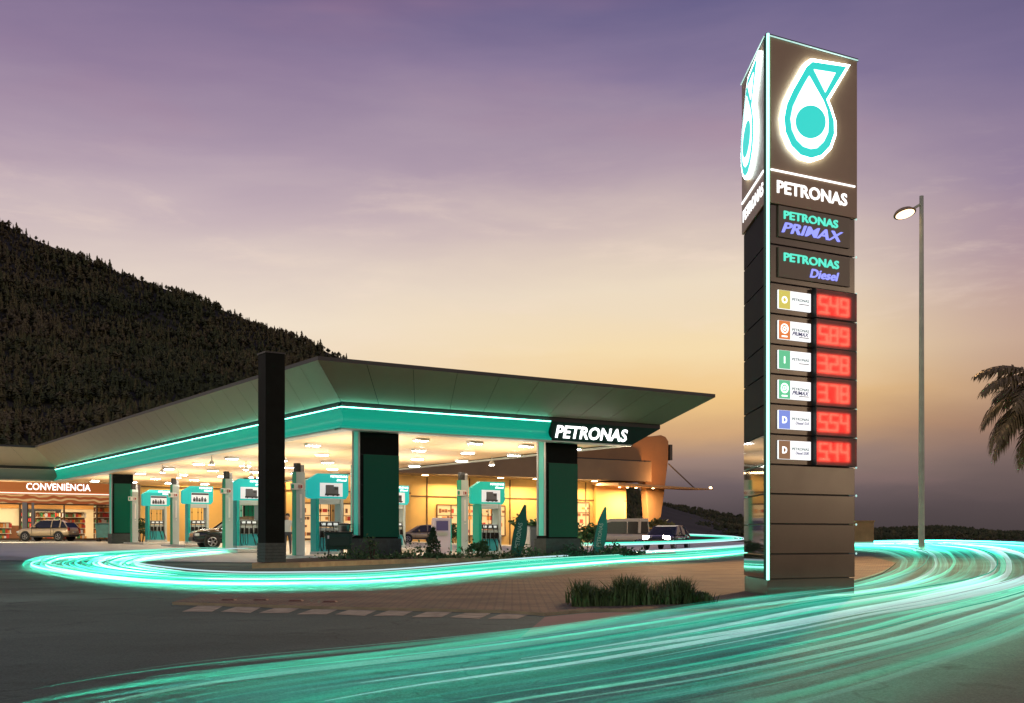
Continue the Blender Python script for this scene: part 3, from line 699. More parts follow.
# ------------------------------------------------------------------ cars
def make_car(name, label, p0, head, L, Wd, H, style, paint, scale=1., lit=False, cat='car'):
    x, y = p0; z = G(x, y)+.035
    root = empty(name, (x, y, z), math.atan2(head[1], head[0]), label, cat)
    hb = {'suv': 1.03, 'hatch': .88, 'sedan': .86, 'van': 1.05}[style]     # belt height
    hl = L/2
    # body: stations along x (front +): (x, z_low, z_top, half width)
    if style == 'van': st = [(hl, .45, .80, .72), (hl-.12, .32, .98, .86), (hl-.7, .28, 1.10, .95), (hl-1.2, .28, hb+.08, .97), (0, .28, hb, .98), (-hl+.3, .28, hb, .97), (-hl, .40, hb, .93)]
    else: st = [(hl, .42, .62, .62), (hl-.10, .30, .76, .76), (hl-.5, .25, .86, .86), (hl-1.15, .24, 1.05 if style == 'suv' else .90, .90), (0, .24, hb, .91), (-hl+.7, .25, hb+.03, .90), (-hl+.12, .30, hb+.02, .84), (-hl, .42, hb-.1, .76)]
    if style == 'suv': st[0] = (hl, .40, .74, .62); st[1] = (hl-.10, .28, .88, .76); st[2] = (hl-.5, .25, .98, .86); st[-2] = (-hl+.12, .30, hb+.06, .86); st[-1] = (-hl, .40, hb-.02, .80)
    kW = Wd/1.8
    secs = []
    for sx, z0, z1, hw in st:
        hw *= kW; q = []
        for u, v in ((-1, .0), (-1.0, .45), (-.97, .8), (-.86, 1), (.86, 1), (.97, .8), (1.0, .45), (1, .0)):
            q.append((sx, u*hw*(1 if 0 < v < .9 else .95), z0+(z1-z0)*v))
        secs.append(q)
    b = MB(); b.loft(secs); body = b.build('body', paint, root, smooth=True); body.modifiers.new('sub', 'SUBSURF').levels = 1; body.modifiers['sub'].render_levels = 2
    es = [1]
    # cabin (glass) and roof
    if style == 'suv': gl = [(hl-1.25, hb-.05), (hl-2.0, H-.08), (hl-2.6, H), (-hl+.95, H-.02), (-hl+.42, H-.22), (-hl+.12, hb+.02)]
    elif style == 'van': gl = [(hl-.95, hb-.02), (hl-1.75, H-.12), (hl-2.2, H), (-hl+.15, H), (-hl+.04, hb-.05)]
    elif style == 'hatch': gl = [(hl-1.05, hb-.04), (hl-1.85, H-.07), (hl-2.4, H), (-hl+.7, H-.05), (-hl+.12, hb)]
    else: gl = [(hl-1.2, hb-.04), (hl-1.95, H-.07), (hl-2.5, H), (-hl+1.2, H-.05), (-hl+.45, hb)]
    wb, wt = .84*kW, .66*kW if style != 'van' else .80*kW
    def hwz(zz): return wb+(wt-wb)*max(0, (zz-hb))/(H-hb)
    b = MB(); vs = [(gx, -hwz(gz_), gz_) for gx, gz_ in gl]+[(gx, hwz(gz_), gz_) for gx, gz_ in gl]; n = len(gl)
    b.add(vs, [tuple(range(n-1, -1, -1)), tuple(range(n, 2*n))]+[(i, i+1, n+i+1, n+i) for i in range(n-1)])
    b.build('cabin_glass', M_glass, root, bevel=.03)
    b = MB()   # roof skin and pillars
    top = [g for g in gl if g[1] > H-.15]
    rs = [(gx, H+.012 if gz_ > H-.06 else gz_+.012) for gx, gz_ in top]
    vs = []
    rt = .26 if style == 'van' else .07
    for gx, gz_ in rs: vs += [(gx, -wt*1.01, gz_), (gx, wt*1.01, gz_), (gx, wt*1.03, gz_-rt), (gx, -wt*1.03, gz_-rt)]
    fs = []
    for i in range(len(rs)-1):
        for j in range(4): fs.append((4*i+j, 4*i+(j+1) % 4, 4*i+4+(j+1) % 4, 4*i+4+j))
    fs += [(3, 2, 1, 0), tuple(4*(len(rs)-1)+j for j in range(4))]
    b.add(vs, fs)
    for sgn in (-1, 1):
        for a_, c_ in ((0, 1), (len(gl)-2, len(gl)-1)):
            (x0, z0), (x1, z1) = gl[a_], gl[c_]
            b.tube([(x0, sgn*hwz(z0)*1.005, z0), (x1, sgn*hwz(z1)*1.005, z1)], .045, 5)
        xm = (gl[1][0]+gl[-2][0])/2
        b.tube([(xm, sgn*wb*1.005, hb), (xm-.03, sgn*wt*1.01, H-.03)], .04, 5)
        xm2 = gl[-2][0]*.72+gl[1][0]*.28 if style in ('suv', 'van', 'hatch') else gl[-2][0]
        b.tube([(xm2-.25, sgn*wb*1.005, hb), (xm2-.3, sgn*wt*1.01, H-.04)], .12 if style == 'van' else .06, 5)
    b.build('roof', paint, root, smooth=False)
    wr = .34 if style in ('suv', 'van') else .31
    fxw, rxw = hl-.88, -hl+.85
    for sgn in (-1, 1):
        for wx in (fxw, rxw):
            b = MB(); b.tube([(wx, sgn*(.80*kW), wr+.02), (wx, sgn*(.915*kW), wr+.02)], wr+.075, 20); b.build('wheel_arch', M_dark, root)
            b = MB(); b.tube([(wx, sgn*(.72*kW), wr), (wx, sgn*(.935*kW), wr)], wr, 20); wh = b.build('wheel', M_rubber, root, bevel=.025)
            b = MB(); yy = sgn*(.937*kW)
            for kk in range(5):
                a = kk*2*math.pi/5; b.tube([(wx, yy, wr), (wx+math.cos(a)*wr*.62, yy, wr+math.sin(a)*wr*.62)], .035, 4)
            ring = [(wx+math.cos(a)*wr*.64, yy, wr+math.sin(a)*wr*.64) for a in np.linspace(0, 2*math.pi, 17)]
            b.tube(ring, .025, 5, cap=False); b.build('rim', M_steel, wh)
        b = MB(); b.box((hl-.16, sgn*.62*kW, .70), (.22, .36, .19 if lit else .13)); b.build('headlight', M_head if lit else mat('headlamp_glass', (.7, .72, .72), .1), root, bevel=.03)
        b = MB(); b.box((-hl+.08, sgn*.70*kW, hb-.12 if style != 'van' else 1.0), (.12, .2, .26)); b.build('taillight', mat('tail_red', (.35, .015, .01), .25), root, bevel=.02)
        b = MB(); b.box((hl-1.75 if style != 'van' else hl-1.25, sgn*(.99*kW), hb+.09), (.12, .18, .14)); b.build('mirror', paint, root, bevel=.03)
        b = MB()
        for hx in (.0, -1.0): b.box((hx-.15, sgn*.915*kW, hb-.16), (.2, .03, .035))
        b.build('door_handle', M_steel, root)
        b = MB()
        for hx in (hl-1.45, gl[1][0]*.5+gl[-2][0]*.5, -hl+1.25): b.box((hx, sgn*.907*kW, .62), (.012, .03, .62))
        b.box((0, sgn*.905*kW, .33), (L*.48, .06, .10)); b.build('door_seam', M_dark, root)
    b = MB(); b.box((hl-.03, 0, .48), (.10, 1.1*kW, .2)); b.build('grille', M_dark, root, bevel=.02)
    b = MB(); b.box((-hl+.02, 0, .40), (.1, 1.3*kW, .16)); b.build('bumper', M_dark, root, bevel=.02)
    b = MB(); b.box((-hl+.0, 0, .68), (.06, .42, .13)); b.build('number_plate', mat('plate_grey', (.6, .6, .58), .5), root)
    return root
P_black = mat('black_paint', (.012, .016, .016), .12, .2, coat=1.)
P_tan = mat('champagne_paint', (.60, .46, .30), .3, .15, coat=1.)
P_gold = mat('gold_paint', (.55, .42, .26), .25, .4, coat=1.)
P_white = mat('cream_paint', (.74, .60, .40), .3, .0, coat=.6)
P_grey = mat('grey_paint', (.028, .025, .022), .2, .3, coat=1.)
make_car('parked_car', 'glossy black car with its nose out between two pump towers', (-14.15, 58.9), (-.90, -.44), 4.5, 1.85, 1.62, 'suv', P_black)
make_car('parked_car', 'champagne coloured SUV parked before the convenience store', (at(48, 92), 92), (-.985, .17), 4.6, 1.85, 1.66, 'suv', P_tan)
make_car('parked_car', 'pale gold hatchback behind the payment terminal', (at(419, 91), 91), (-.98, -.2), 3.7, 1.65, 1.42, 'hatch', P_gold)
make_car('minivan', 'cream van with dark side windows, behind the teal feather flag', (at(617, 96), 96), (-.99, .05), 5.3, 1.95, 2.25, 'van', P_white, cat='van')
hc = make_car('parked_car', 'dark car facing us with blazing headlights, beside the cream van', (at(667, 69.5), 69.5), (-.42, -.9), 4.5, 1.8, 1.42, 'sedan', P_grey, lit=True)
for sgn in (-1, 1):
    d_ = bpy.data.lights.new('headlight_beam', 'SPOT'); d_.energy = 5000; d_.color = (1, .74, .46); d_.spot_size = R(75); d_.spot_blend = .9; d_.shadow_soft_size = .08
    o_ = bpy.data.objects.new('headlight_beam', d_); COL.objects.link(o_); o_.parent = hc; o_.location = (2.38, sgn*.6, .72); o_.rotation_euler = Vector((1, 0, -.10)).to_track_quat('-Z', 'Y').to_euler()

# ------------------------------------------------------------------ person by the tower
def person():
    Y = 50.5; x = at(287.5, Y); z = G(x, Y)+.035
    root = empty('person', (x, Y, z), 0, 'dark haired person in a pale shirt standing beside the tall black pillar', 'person')
    J = {'pel': (0, 0, .95, .15), 'hipL': (-.10, 0, .90, .10), 'hipR': (.10, 0, .90, .10), 'kneeL': (-.11, -.02, .50, .07), 'kneeR': (.12, .02, .50, .07), 'ankL': (-.11, .02, .09, .045), 'ankR': (.13, .05, .09, .045),
         'toeL': (-.12, -.15, .04, .04), 'toeR': (.15, -.12, .04, .04), 'waist': (0, 0, 1.12, .135), 'chest': (0, .01, 1.34, .16), 'neck': (0, .02, 1.50, .06), 'jaw': (0, -.01, 1.58, .075), 'head': (0, 0, 1.66, .095), 'crown': (0, .01, 1.73, .07),
         'shL': (-.19, .02, 1.42, .07), 'shR': (.19, .02, 1.42, .07), 'elL': (-.25, .04, 1.14, .05), 'elR': (.26, .02, 1.14, .05), 'wrL': (-.24, -.06, .92, .035), 'wrR': (.22, -.12, .95, .035), 'haL': (-.23, -.09, .83, .035), 'haR': (.20, -.17, .88, .035)}
    E = ['pel hipL', 'pel hipR', 'hipL kneeL', 'hipR kneeR', 'kneeL ankL', 'kneeR ankR', 'ankL toeL', 'ankR toeR', 'pel waist', 'waist chest', 'chest neck', 'neck jaw', 'jaw head', 'head crown', 'chest shL', 'chest shR', 'shL elL', 'shR elR', 'elL wrL', 'elR wrR', 'wrL haL', 'wrR haR']
    ks = list(J); me = bpy.data.meshes.new('body'); me.from_pydata([J[k][:3] for k in ks], [tuple(ks.index(q) for q in e.split()) for e in E], [])
    o = bpy.data.objects.new('body', me); COL.objects.link(o); o.parent = root
    sk = o.modifiers.new('skin', 'SKIN')
    for i, k in enumerate(ks):
        me.skin_vertices[0].data[i].radius = (J[k][3],)*2
    me.skin_vertices[0].data[0].use_root = True
    o.modifiers.new('sub', 'SUBSURF').render_levels = 2
    m = mat('person_cloth', (.55, .56, .55), .8); nt = m.node_tree; N = nt.nodes; L = nt.links
    tc = N.new('ShaderNodeTexCoord'); s = N.new('ShaderNodeSeparateXYZ'); L.new(tc.outputs['Object'], s.inputs[0])
    r = N.new('ShaderNodeValToRGB'); r.color_ramp.interpolation = 'CONSTANT'; mr = N.new('ShaderNodeMath'); mr.operation = 'DIVIDE'; L.new(s.outputs[2], mr.inputs[0]); mr.inputs[1].default_value = 2
    L.new(mr.outputs[0], r.inputs[0]); e = r.color_ramp.elements; e[0].color = (.02, .02, .02, 1); e[1].position = .05; e[1].color = (.05, .055, .07, 1)
    q = e.new(.49); q.color = (.55, .57, .56, 1); q = e.new(.755); q.color = (.42, .24, .16, 1)
    L.new(r.outputs[0], N['Principled BSDF'].inputs['Base Color']); me.materials.append(m)
    b = MB(); b.lathe([(.03, -.09), (.092, -.06), (.105, 0), (.09, .07), (.03, .105)], (0, .035, 1.70), 12); b.build('hair', mat('dark_hair', (.012, .009, .008), .6), root, smooth=True)
person()

# ------------------------------------------------------------------ small things on the forecourt
bn = empty('wheeled_bin', (at(338.5, 42.6), 42.6, .19), CROT*.3, 'dark green wheeled bin on a stand, left of the wide dark column', 'bin')
b = MB(); b.loft([[(-.46, -.26, .32), (.46, -.26, .32), (.46, .26, .32), (-.46, .26, .32)], [(-.50, -.30, .92), (.50, -.30, .92), (.50, .30, .92), (-.50, .30, .92)]]); b.build('bin_body', mat('bin_green', (.012, .06, .045), .45, noise=(3, .3)), bn, bevel=.02)
b = MB(); b.box((0, 0, .95), (1.06, .66, .06)); b.build('lid', mat('bin_lid', (.01, .035, .028), .4), bn, bevel=.02)
b = MB(); b.box((.02, -.31, .62), (.7, .03, .34)); b.build('front_panel', mat('bin_panel', (.008, .04, .03), .35), bn, bevel=.01)
b = MB(); b.box((-.38, -.315, .78), (.06, .03, .12)); b.build('sticker', M_white, bn)
for sx in (-.38, .38):
    for sy in (-.2, .2):
        b = MB(); b.tube([(sx*.9, sy, .33), (sx, sy, .07)], .025, 6); lg = b.build('leg', M_dark, bn)
        b = MB(); b.tube([(sx, sy-.03, .06), (sx, sy+.03, .06)], .06, 10); b.build('caster', M_rubber, lg)
b = MB(); b.tube([(.5, -.2, .8), (.62, -.2, .86), (.62, .2, .86), (.5, .2, .8)], .018, 6); b.build('handle', M_steel, bn)
bu = empty('bucket', (at(344.5, 43.6), 43.6, .19), 0, 'small grey lidded bucket on a stand behind the dark green bin', 'bucket')
b = MB(); b.lathe([(.20, .75), (.23, 1.22), (.24, 1.24)], n=16); b.build('pail', M_steel, bu, smooth=True)
b = MB(); b.lathe([(.25, 1.24), (.25, 1.28), (.1, 1.32)], n=16); b.build('lid', M_dark, bu)
b = MB()
for a in range(3): b.tube([(.16*math.cos(a*2.1), .16*math.sin(a*2.1), .76), (.22*math.cos(a*2.1), .22*math.sin(a*2.1), 0)], .02, 6)
b.build('stand', M_dark, bu)

lb = empty('storage_bin', (at(103.5, 84), 84, G(at(103.5, 84), 84)+.03), CROT*.2, 'grey green boxy bin beside the store end column', 'bin')
b = MB(); b.loft([[(-.40, -.35, .28), (.40, -.35, .28), (.40, .35, .28), (-.40, .35, .28)], [(-.50, -.42, 1.25), (.50, -.42, 1.25), (.50, .42, 1.25), (-.50, .42, 1.25)]]); b.build('bin_body', mat('bin_teal', (.05, .16, .16), .5, noise=(3, .25)), lb, bevel=.03)
b = MB(); b.box((0, 0, 1.29), (1.06, .9, .09)); b.build('lid', mat('bin_teal_lid', (.03, .10, .10), .5), lb, bevel=.03)
for sx in (-.32, .32):
    b = MB(); b.tube([(sx, -.38, .10), (sx, .38, .10)], .10, 10); b.tube([(sx, 0, .1), (sx, 0, .3)], .03, 6); b.build('wheel', M_rubber, lb)

pt = empty('payment_terminal', (at(441, 55), 55, G(at(441, 55), 55)+.04), CROT*.5, 'pale self service terminal with a dark screen, behind the small conifer', 'terminal')
b = MB(); b.prism([(-.24, 0), (.24, 0), (.24, 1.55), (.10, 1.72), (-.24, 1.72)], -.42, .42, 'x'); b.build('case', mat('lilac_grey', (.42, .38, .48), .4), pt, bevel=.02)
b = MB(); b.box((0, -.25, 1.35), (.58, .03, .46)); b.build('screen', emit('terminal_screen', (.10, .06, .18), .4, (.02, .02, .03)), pt)
b = MB(); b.box((.44, 0, .86), (.05, .46, 1.7)); b.build('side_panel', M_turq, pt)
b = MB(); b.box((0, -.26, .95), (.5, .06, .16)); b.build('keypad', M_steel, pt)

wc = empty('white_cabinet', (at(531.5, 49.8), 49.8, .19), CROT, 'plain white metal cabinet left of the right hand column', 'cabinet')
b = MB(); b.box((0, 0, .62), (.46, .40, 1.24)); b.build('case', M_white, wc, bevel=.02)
b = MB(); b.box((0, -.21, .60), (.38, .02, 1.05)); d = b.build('door', mat('cabinet_door', (.6, .62, .62), .45), wc, bevel=.008)
b = MB(); b.box((.14, -.225, .65), (.03, .02, .14)); b.build('handle', M_dark, d)
b = MB(); b.box((0, 0, 1.26), (.52, .46, .05)); b.build('top_cover', M_steel, wc)

def flag(px0, px1, y0, y1, Y, label, col, tcol):
    """feather flag: px0,y1 foot, px1,y0 tip"""
    s = Y/F; h = (y1-y0)*s; x0 = at((px0*.75+px1*.25), Y); w = (px1-px0)*s
    p = empty('feather_flag', (x0, Y, .19), 0, label, 'flag', 'feather flags before the forecourt')
    lean = w*.45
    R_ = []; L_ = []
    for i in range(13):
        v = i/12
        xr = lean*v**.8*1.25+.10*w+.38*w*math.sin(math.pi*min(1, v*.9+.12))*(1-v)**.4
        xl = -.22*w+lean*v**2.2*1.75
        R_.append((max(xr, xl), .04+h*v*.985)); L_.append((xl, .04+h*v))
    b = MB(); b.prism(L_+R_[::-1], -.008, .008, 'y'); sheet_ = b.build('flag_cloth', col, p)
    b = MB(); b.tube([(u-.012, 0, v) for u, v in L_], .016, 6); b.lathe([(.16, -.18), (.16, -.15), (.03, -.12), (.03, .1)], (L_[0][0], 0, .16), 12); b.build('pole', M_dark, p)
    ang = math.atan2(h, lean*1.05)
    b = MB(); b.text('PETRONAS', w*.26, Matrix.Translation((w*.20, -.010, h*.42)) @ Matrix.Rotation(-ang, 4, 'Y') @ Matrix.Translation((0, 0, -w*.12)), .006, 0, .01, h*.50); b.build('lettering', tcol, sheet_)
M_flag = mat('flag_green', (.008, .12, .085), .7, noise=(4, .2)); M_flag2 = mat('flag_teal', (.01, .22, .19), .7, noise=(4, .2)); M_flagtxt = mat('flag_print', (.35, .52, .46), .7)
flag(511, 528, 501, 552, 45.9, 'dark green feather flag left of the right hand column', M_flag, M_flagtxt)
flag(593, 608, 502, 549, 52.3, 'brighter teal feather flag between the right hand column and the cream van', M_flag2, M_flagtxt)

# ------------------------------------------------------------------ planting
def leaf_mat(name, c, var=.5):
    m = mat(name, c, .65, noise=(2.5, var), spec=.3)
    return m
M_leaf = leaf_mat('leaf_green', (.05, .115, .045)); M_leaf2 = leaf_mat('leaf_dark', (.03, .075, .035)); M_grassblade = leaf_mat('grass_blade', (.075, .12, .04)); M_bark = mat('bark', (.05, .035, .025), .9, noise=(5, .4))
def leaves(b, n, fn, size, mi=0, flat=.5):
    for _ in range(n):
        p = Vector(fn()); s = size*random.uniform(.6, 1.3)
        d = Vector((random.gauss(0, 1), random.gauss(0, 1), random.gauss(0, .7)+.3)).normalized(); u = d.orthogonal().normalized(); u = Matrix.Rotation(random.uniform(0, 6.28), 3, d) @ u
        a = d*s; w = u*s*.32
        b.add([p, p+a*.5+w, p+a, p+a*.5-w], [(0, 1, 2, 3)], mi)
def shrub(name, label, px, Y, w, h, n=450, size=.16, zb=None, dpt=None, mats=None, cat='shrub', group=None, stems=5):
    x = at(px, Y); z = G(x, Y)+(.17 if zb is None else zb)
    p = empty(name, (x, Y, z), 0, label, cat, group)
    b = MB(); cl = [(random.uniform(-.36, .36)*w, random.uniform(-.3, .3)*(dpt or w*.7), random.uniform(.4, .85)*h, random.uniform(.16, .28)) for _ in range(max(6, int(w*5)))]
    def fn():
        c = random.choice(cl); r = c[3]*min(max(h, .4), 1.4)
        v = Vector((random.gauss(0, 1), random.gauss(0, 1), random.gauss(0, 1))).normalized()*r*random.random()**.4
        return (c[0]+v.x*1.2, c[1]+v.y, max(.02, min(h, c[2]+v.z)))
    leaves(b, n, fn, size); b.build('foliage', mats or M_leaf, p)
    b = MB()
    for i in range(stems):
        c = cl[i % len(cl)]; b.tube([(c[0]*.3, c[1]*.3, -.02), (c[0]*.8, c[1]*.8, c[2]*.6), (c[0], c[1], c[2])], [.03, .02, .008], 5)
    b.build('stem', M_bark, p)
    return p
def conifer(label, px, Y, h, r):
    x = at(px, Y); p = empty('young_conifer', (x, Y, .18), 0, label, 'shrub')
    b = MB()
    def fn():
        v = random.random()**1.3; a = random.uniform(0, 6.28); rr = r*(1-v)**.8*random.uniform(.5, 1.05)
        return (rr*math.cos(a), rr*math.sin(a), v*h*.96+.03)
    leaves(b, 900, fn, .11); b.build('foliage', M_leaf2, p)
    b = MB(); b.tube([(0, 0, 0), (0, 0, h*.8)], [.04, .01], 6); b.build('trunk', M_bark, p)
conifer('small dark conifer in the garden strip below the payment terminal', 433, 43.5, 1.15, .33)
shrub('leafy_shrub', 'leafy shrub in front of the grey numbered tower', 473, 44.8, 1.3, .65, 420, .14)
shrub('leafy_shrub', 'tall bush behind the dark green feather flag', 527, 51, 1.7, 1.75, 900, .20)
shrub('leafy_shrub', 'light green bush right of the right hand column', 585, 57, 1.6, 1.6, 700, .2, zb=.03)
shrub('leafy_shrub', 'pale clipped hedge beside the portal leg', 652, 104, 4.8, 2.2, 900, .35, zb=.03, dpt=1.6, mats=mat('leaf_pale', (.16, .15, .045), .7, noise=(2, .3)))
shrub('leafy_shrub', 'small bush at the foot of the ochre wall behind the gold hatchback', 455, 99, 2.4, 1.6, 500, .28, zb=.03)
shrub('leafy_shrub', 'slim plant behind the smallest pump tower', 141, 74, .9, 1.7, 260, .2, zb=.03)
shrub('leafy_shrub', 'sprig against the front of the wide dark column', 372, 41.3, .35, .85, 140, .10)
# ground cover along the kerb
def cover(name, label, pts, w, h, n, size, m):
    b = MB()
    def fn():
        i = random.random()*(len(pts)-1); k = int(i); f = i-k; a = Vector(pts[k]).lerp(Vector(pts[k+1]), f)
        xx = a.x+random.gauss(0, w*.35); yy = a.y+random.gauss(0, w*.35); return (xx, yy, G(xx, yy)+.18+abs(random.gauss(0, .5))*h*(.6+.4*math.sin(xx*3.1)+.3*math.sin(yy*5)))
    leaves(b, n, fn, size); o = b.build(name, m); return tag(o, label, 'ground cover', None, 'stuff')
cover('ground_cover', 'low green ground cover growing along the garden kerb', [(-6.3, 40.6, 0), (-4.6, 42.2, 0), (-2.6, 43.6, 0), (0, 46.0, 0), (1.5, 47.2, 0)], 1.0, .42, 2600, .12, M_leaf)
cover('ground_cover', 'dark ground cover below the teal feather flag', [(1.9, 47.6, 0), (4.2, 50.6, 0), (5.6, 52.4, 0)], 1.0, .42, 1800, .14, M_leaf2)
# clump of spiky grass in the paving beside the sign
gp = hit(643, 600, .1)
def grass_clump():
    b = MB()
    c0 = hit(578, 606.5, .05); c1 = hit(710, 604, .05)
    for _ in range(3400):
        f = random.random(); c = c0.lerp(c1, f); x = c.x+random.gauss(0, .05); y = c.y+random.uniform(-.1, .9)
        env = .62+.38*math.sin(math.pi*min(1, max(0, f*1.06+.02)))**.5
        h = random.uniform(.18, .40)*env*(.8+.25*math.sin(f*17+1)+.1*math.sin(f*41)); a = random.uniform(0, 6.28); l = random.uniform(.05, .95)*h
        z = G(x, y)+.05; wv = Vector((math.cos(a+1.57), math.sin(a+1.57), 0))*random.uniform(.006, .017); d = Vector((math.cos(a), math.sin(a), 0))
        p = Vector((x, y, z)); m1 = p+d*l*.35+Vector((0, 0, h*.62)); t = p+d*l+Vector((0, 0, h))
        b.add([p-wv, p+wv, m1+wv*.8, m1-wv*.8, t], [(0, 1, 2, 3), (3, 2, 4)])
    o = b.build('grass', M_grassblade); tag(o, 'long clump of spiky dark green grass in the brown paving', 'grass', None, 'stuff')
grass_clump()

# ------------------------------------------------------------------ price sign: a triangular prism
PX, PY = 3.77, 17.0; PD = Vector((.871, .491, 0)).normalized(); PROT = math.atan2(PD.y, PD.x); PL = 1.81
def fpl(px, py):
    """point (along, height) on the sign's price face from where it appears"""
    k = (px-CX)/F; u = (PY*k-PX)/(PD.x-PD.y*k); return u, CH+(HY-py)/F*(PY+PD.y*u)
pyl = empty('price_sign', (PX, PY, .05), PROT, 'tall three sided price sign with a lit teal drop emblem on top', 'sign')
oz = -.05     # the empty stands 0.1 up on the paving
SQ = math.sqrt(3)/2
def tri(k=0.): # outline in local xy, moved inwards by k
    c = Vector((PL/2, PL*SQ/3)); return [tuple(Vector(p)+(c-Vector(p)).normalized()*k*2) for p in ((0, 0), (PL, 0), (PL/2, PL*SQ))]
def zf(py): return CH+(HY-py)/F*PY+oz   # height from a pixel row on the front edge
b = MB(); b.prism(tri(.05), 0.0, zf(37), 'z'); b.build('core', M_dark, pyl)
b = MB(); b.prism(tri(.012), .0, zf(580), 'z'); b.build('plinth', M_bronze_d, pyl)
# cladding courses on each face: seams between them
seams = [579.5, 554.2, 523.8, 493.6, 464.0, 433.6, 403.2, 373.2, 343.3, 312.7, 281.5, 243, 203]
fc_ = MB(); lf = MB(); bf = MB(); lm = MB()
Mleft = Matrix(((-.5, -SQ, 0, PL/2), (-SQ, .5, 0, PL*SQ), (0, 0, 1, 0), (0, 0, 0, 1)))     # xdir back edge->front edge, y inwards flips below
Mleft = Matrix(((-.5, SQ, 0, PL/2), (-SQ, -.5, 0, PL*SQ), (0, 0, 1, 0), (0, 0, 0, 1)))
Mback = Matrix(((-.5, -SQ, 0, PL), (SQ, -.5, 0, 0), (0, 0, 1, 0), (0, 0, 0, 1)))
def slab(b, x0, x1, z0, z1, y0, y1, M=None, mi=0):
    vs = [Vector((x, y, z)) for z in (z0, z1) for x, y in ((x0, y0), (x1, y0), (x1, y1), (x0, y1))]
    if M is not None: vs = [M @ v for v in vs]
    b.add(vs, [(3, 2, 1, 0), (4, 5, 6, 7), (0, 1, 5, 4), (1, 2, 6, 5), (2, 3, 7, 6), (3, 0, 4, 7)], mi)
for i in range(len(seams)-1):
    z0, z1 = zf(seams[i])+.008, zf(seams[i+1])-.008
    slab(fc_, .05, PL-.02, z0, z1, -.0, .06); slab(lm if i < 5 else lf, .02, PL-.05, z0, z1, 0, .06, Mleft); slab(bf, .05, PL-.05, z0, z1, 0, .06, Mback)
fc_.build('price_face', M_bronze_d, pyl, bevel=.006); lm.build('mirror_face', M_mirror, pyl, bevel=.004); lf.build('black_face', mat('satin_black', (.008, .008, .008), .6, spec=.12), pyl, bevel=.004); bf.build('rear_face', M_mirror, pyl, bevel=.004)
hd = MB(); slab(hd, .04, PL, zf(203)+.006, zf(37), -.03, .06)
hdo = hd.build('emblem_face', M_bronze, pyl, bevel=.006)
h2 = MB(); slab(h2, 0, PL-.04, zf(203)+.006, zf(37), -.03, .06, Mleft); h2o = h2.build('emblem_face', M_bronze, pyl, bevel=.006); h2o['label'] = 'side emblem face seen at a steep angle'
h3 = MB(); slab(h3, .04, PL-.04, zf(203)+.006, zf(37), -.03, .06, Mback); h3.build('emblem_face', M_bronze, pyl, bevel=.006)
b = MB(); b.prism(tri(-.02), zf(37)+.001, zf(37)+.05, 'z'); b.build('cap', M_dark, pyl)
# emblem outlines, traced on the face: zoomed coordinates -> face
def zp(x, y): 
    u, z = fpl(720+x/3.194, 20+y/3.195); return Vector((u-.045, z+oz))
def smooth_poly(pts, n=8):
    P = [Vector(p) for p in pts]; out = []; N_ = len(P)
    for i in range(N_):
        p0, p1, p2, p3 = P[i-1], P[i], P[(i+1) % N_], P[(i+2) % N_]
        for j in range(n):
            t = j/n; out.append(.5*((2*p1)+(-p0+p2)*t+(2*p0-5*p1+4*p2-p3)*t*t+(-p0+3*p1-3*p2+p3)*t**3))
    return out
bez = lambda a, b_, c, n=8: [a.lerp(b_, t/n).lerp(b_.lerp(c, t/n), t/n) for t in range(n)]
def outline():
    P = []
    tl, tr = zp(284, 141), zp(397, 158)
    P += [tl+Vector((.03, .0)), tr, zp(333, 262)]
    arc = [(345, 292), (357, 330), (358, 370), (344, 410), (318, 438), (286, 448), (252, 438), (222, 408), (204, 366), (199, 322), (208, 276), (228, 232), (252, 190), (270, 158)]
    P += [zp(*q) for q in arc]
    return P
def circ(cx, cy, rx, ry, n=40): return [zp(cx+rx*math.cos(a), cy+ry*math.sin(a)) for a in np.linspace(0, 2*math.pi, n, endpoint=False)]
def offset(poly, d):
    n = len(poly); out = []
    ar = sum(poly[i].x*poly[(i+1) % n].y-poly[(i+1) % n].x*poly[i].y for i in range(n)); sg = 1 if ar > 0 else -1
    for i in range(n):
        a, b_, c = poly[i-1], poly[i], poly[(i+1) % n]
        n1 = Vector(((b_-a).y, -(b_-a).x)).normalized(); n2 = Vector(((c-b_).y, -(c-b_).x)).normalized(); m = (n1+n2)
        m = m.normalized() if m.length > 1e-6 else n1
        out.append(b_+m*sg*d/max(.5, m.dot(n1)))
    return out
ol = outline()
drop = [zp(*q) for q in ((277, 180), (292, 206), (310, 238), (326, 266), (338, 298), (342, 335), (340, 370), (326, 400), (304, 421), (283, 424), (258, 416), (236, 394), (220, 360), (215, 322), (223, 282), (240, 246), (260, 208))]
disc = circ(281, 334, 46, 50)
trg = [zp(289, 164), zp(364, 176), zp(329, 244)]
def emblem(parent, M):
    def pr(poly, y0, y1, m, name, par):
        b = MB(); b.prism([(p.x, p.y) for p in poly], y0, y1, 'y'); b.v = [tuple(M @ Vector(v)) for v in b.v] if M is not None else b.v
        return b.build(name, m, par)
    plate = pr(offset(ol, .05), -.085, -.035, M_halo, 'emblem_plate', parent)
    pr(ol, -.093, -.0855, M_teal_lit, 'drop_outline', plate); pr(offset(drop, -.022), -.100, -.0935, M_white_lit, 'drop_field', plate); pr(offset(disc, .012), -.107, -.1005, M_teal_lit, 'drop_disc', plate); pr(offset(trg, -.012), -.100, -.0935, M_white_lit, 'flag_field', plate)
emblem(hdo, None); emblem(h2o, Mleft @ Matrix.Translation((0, 0, 0)))
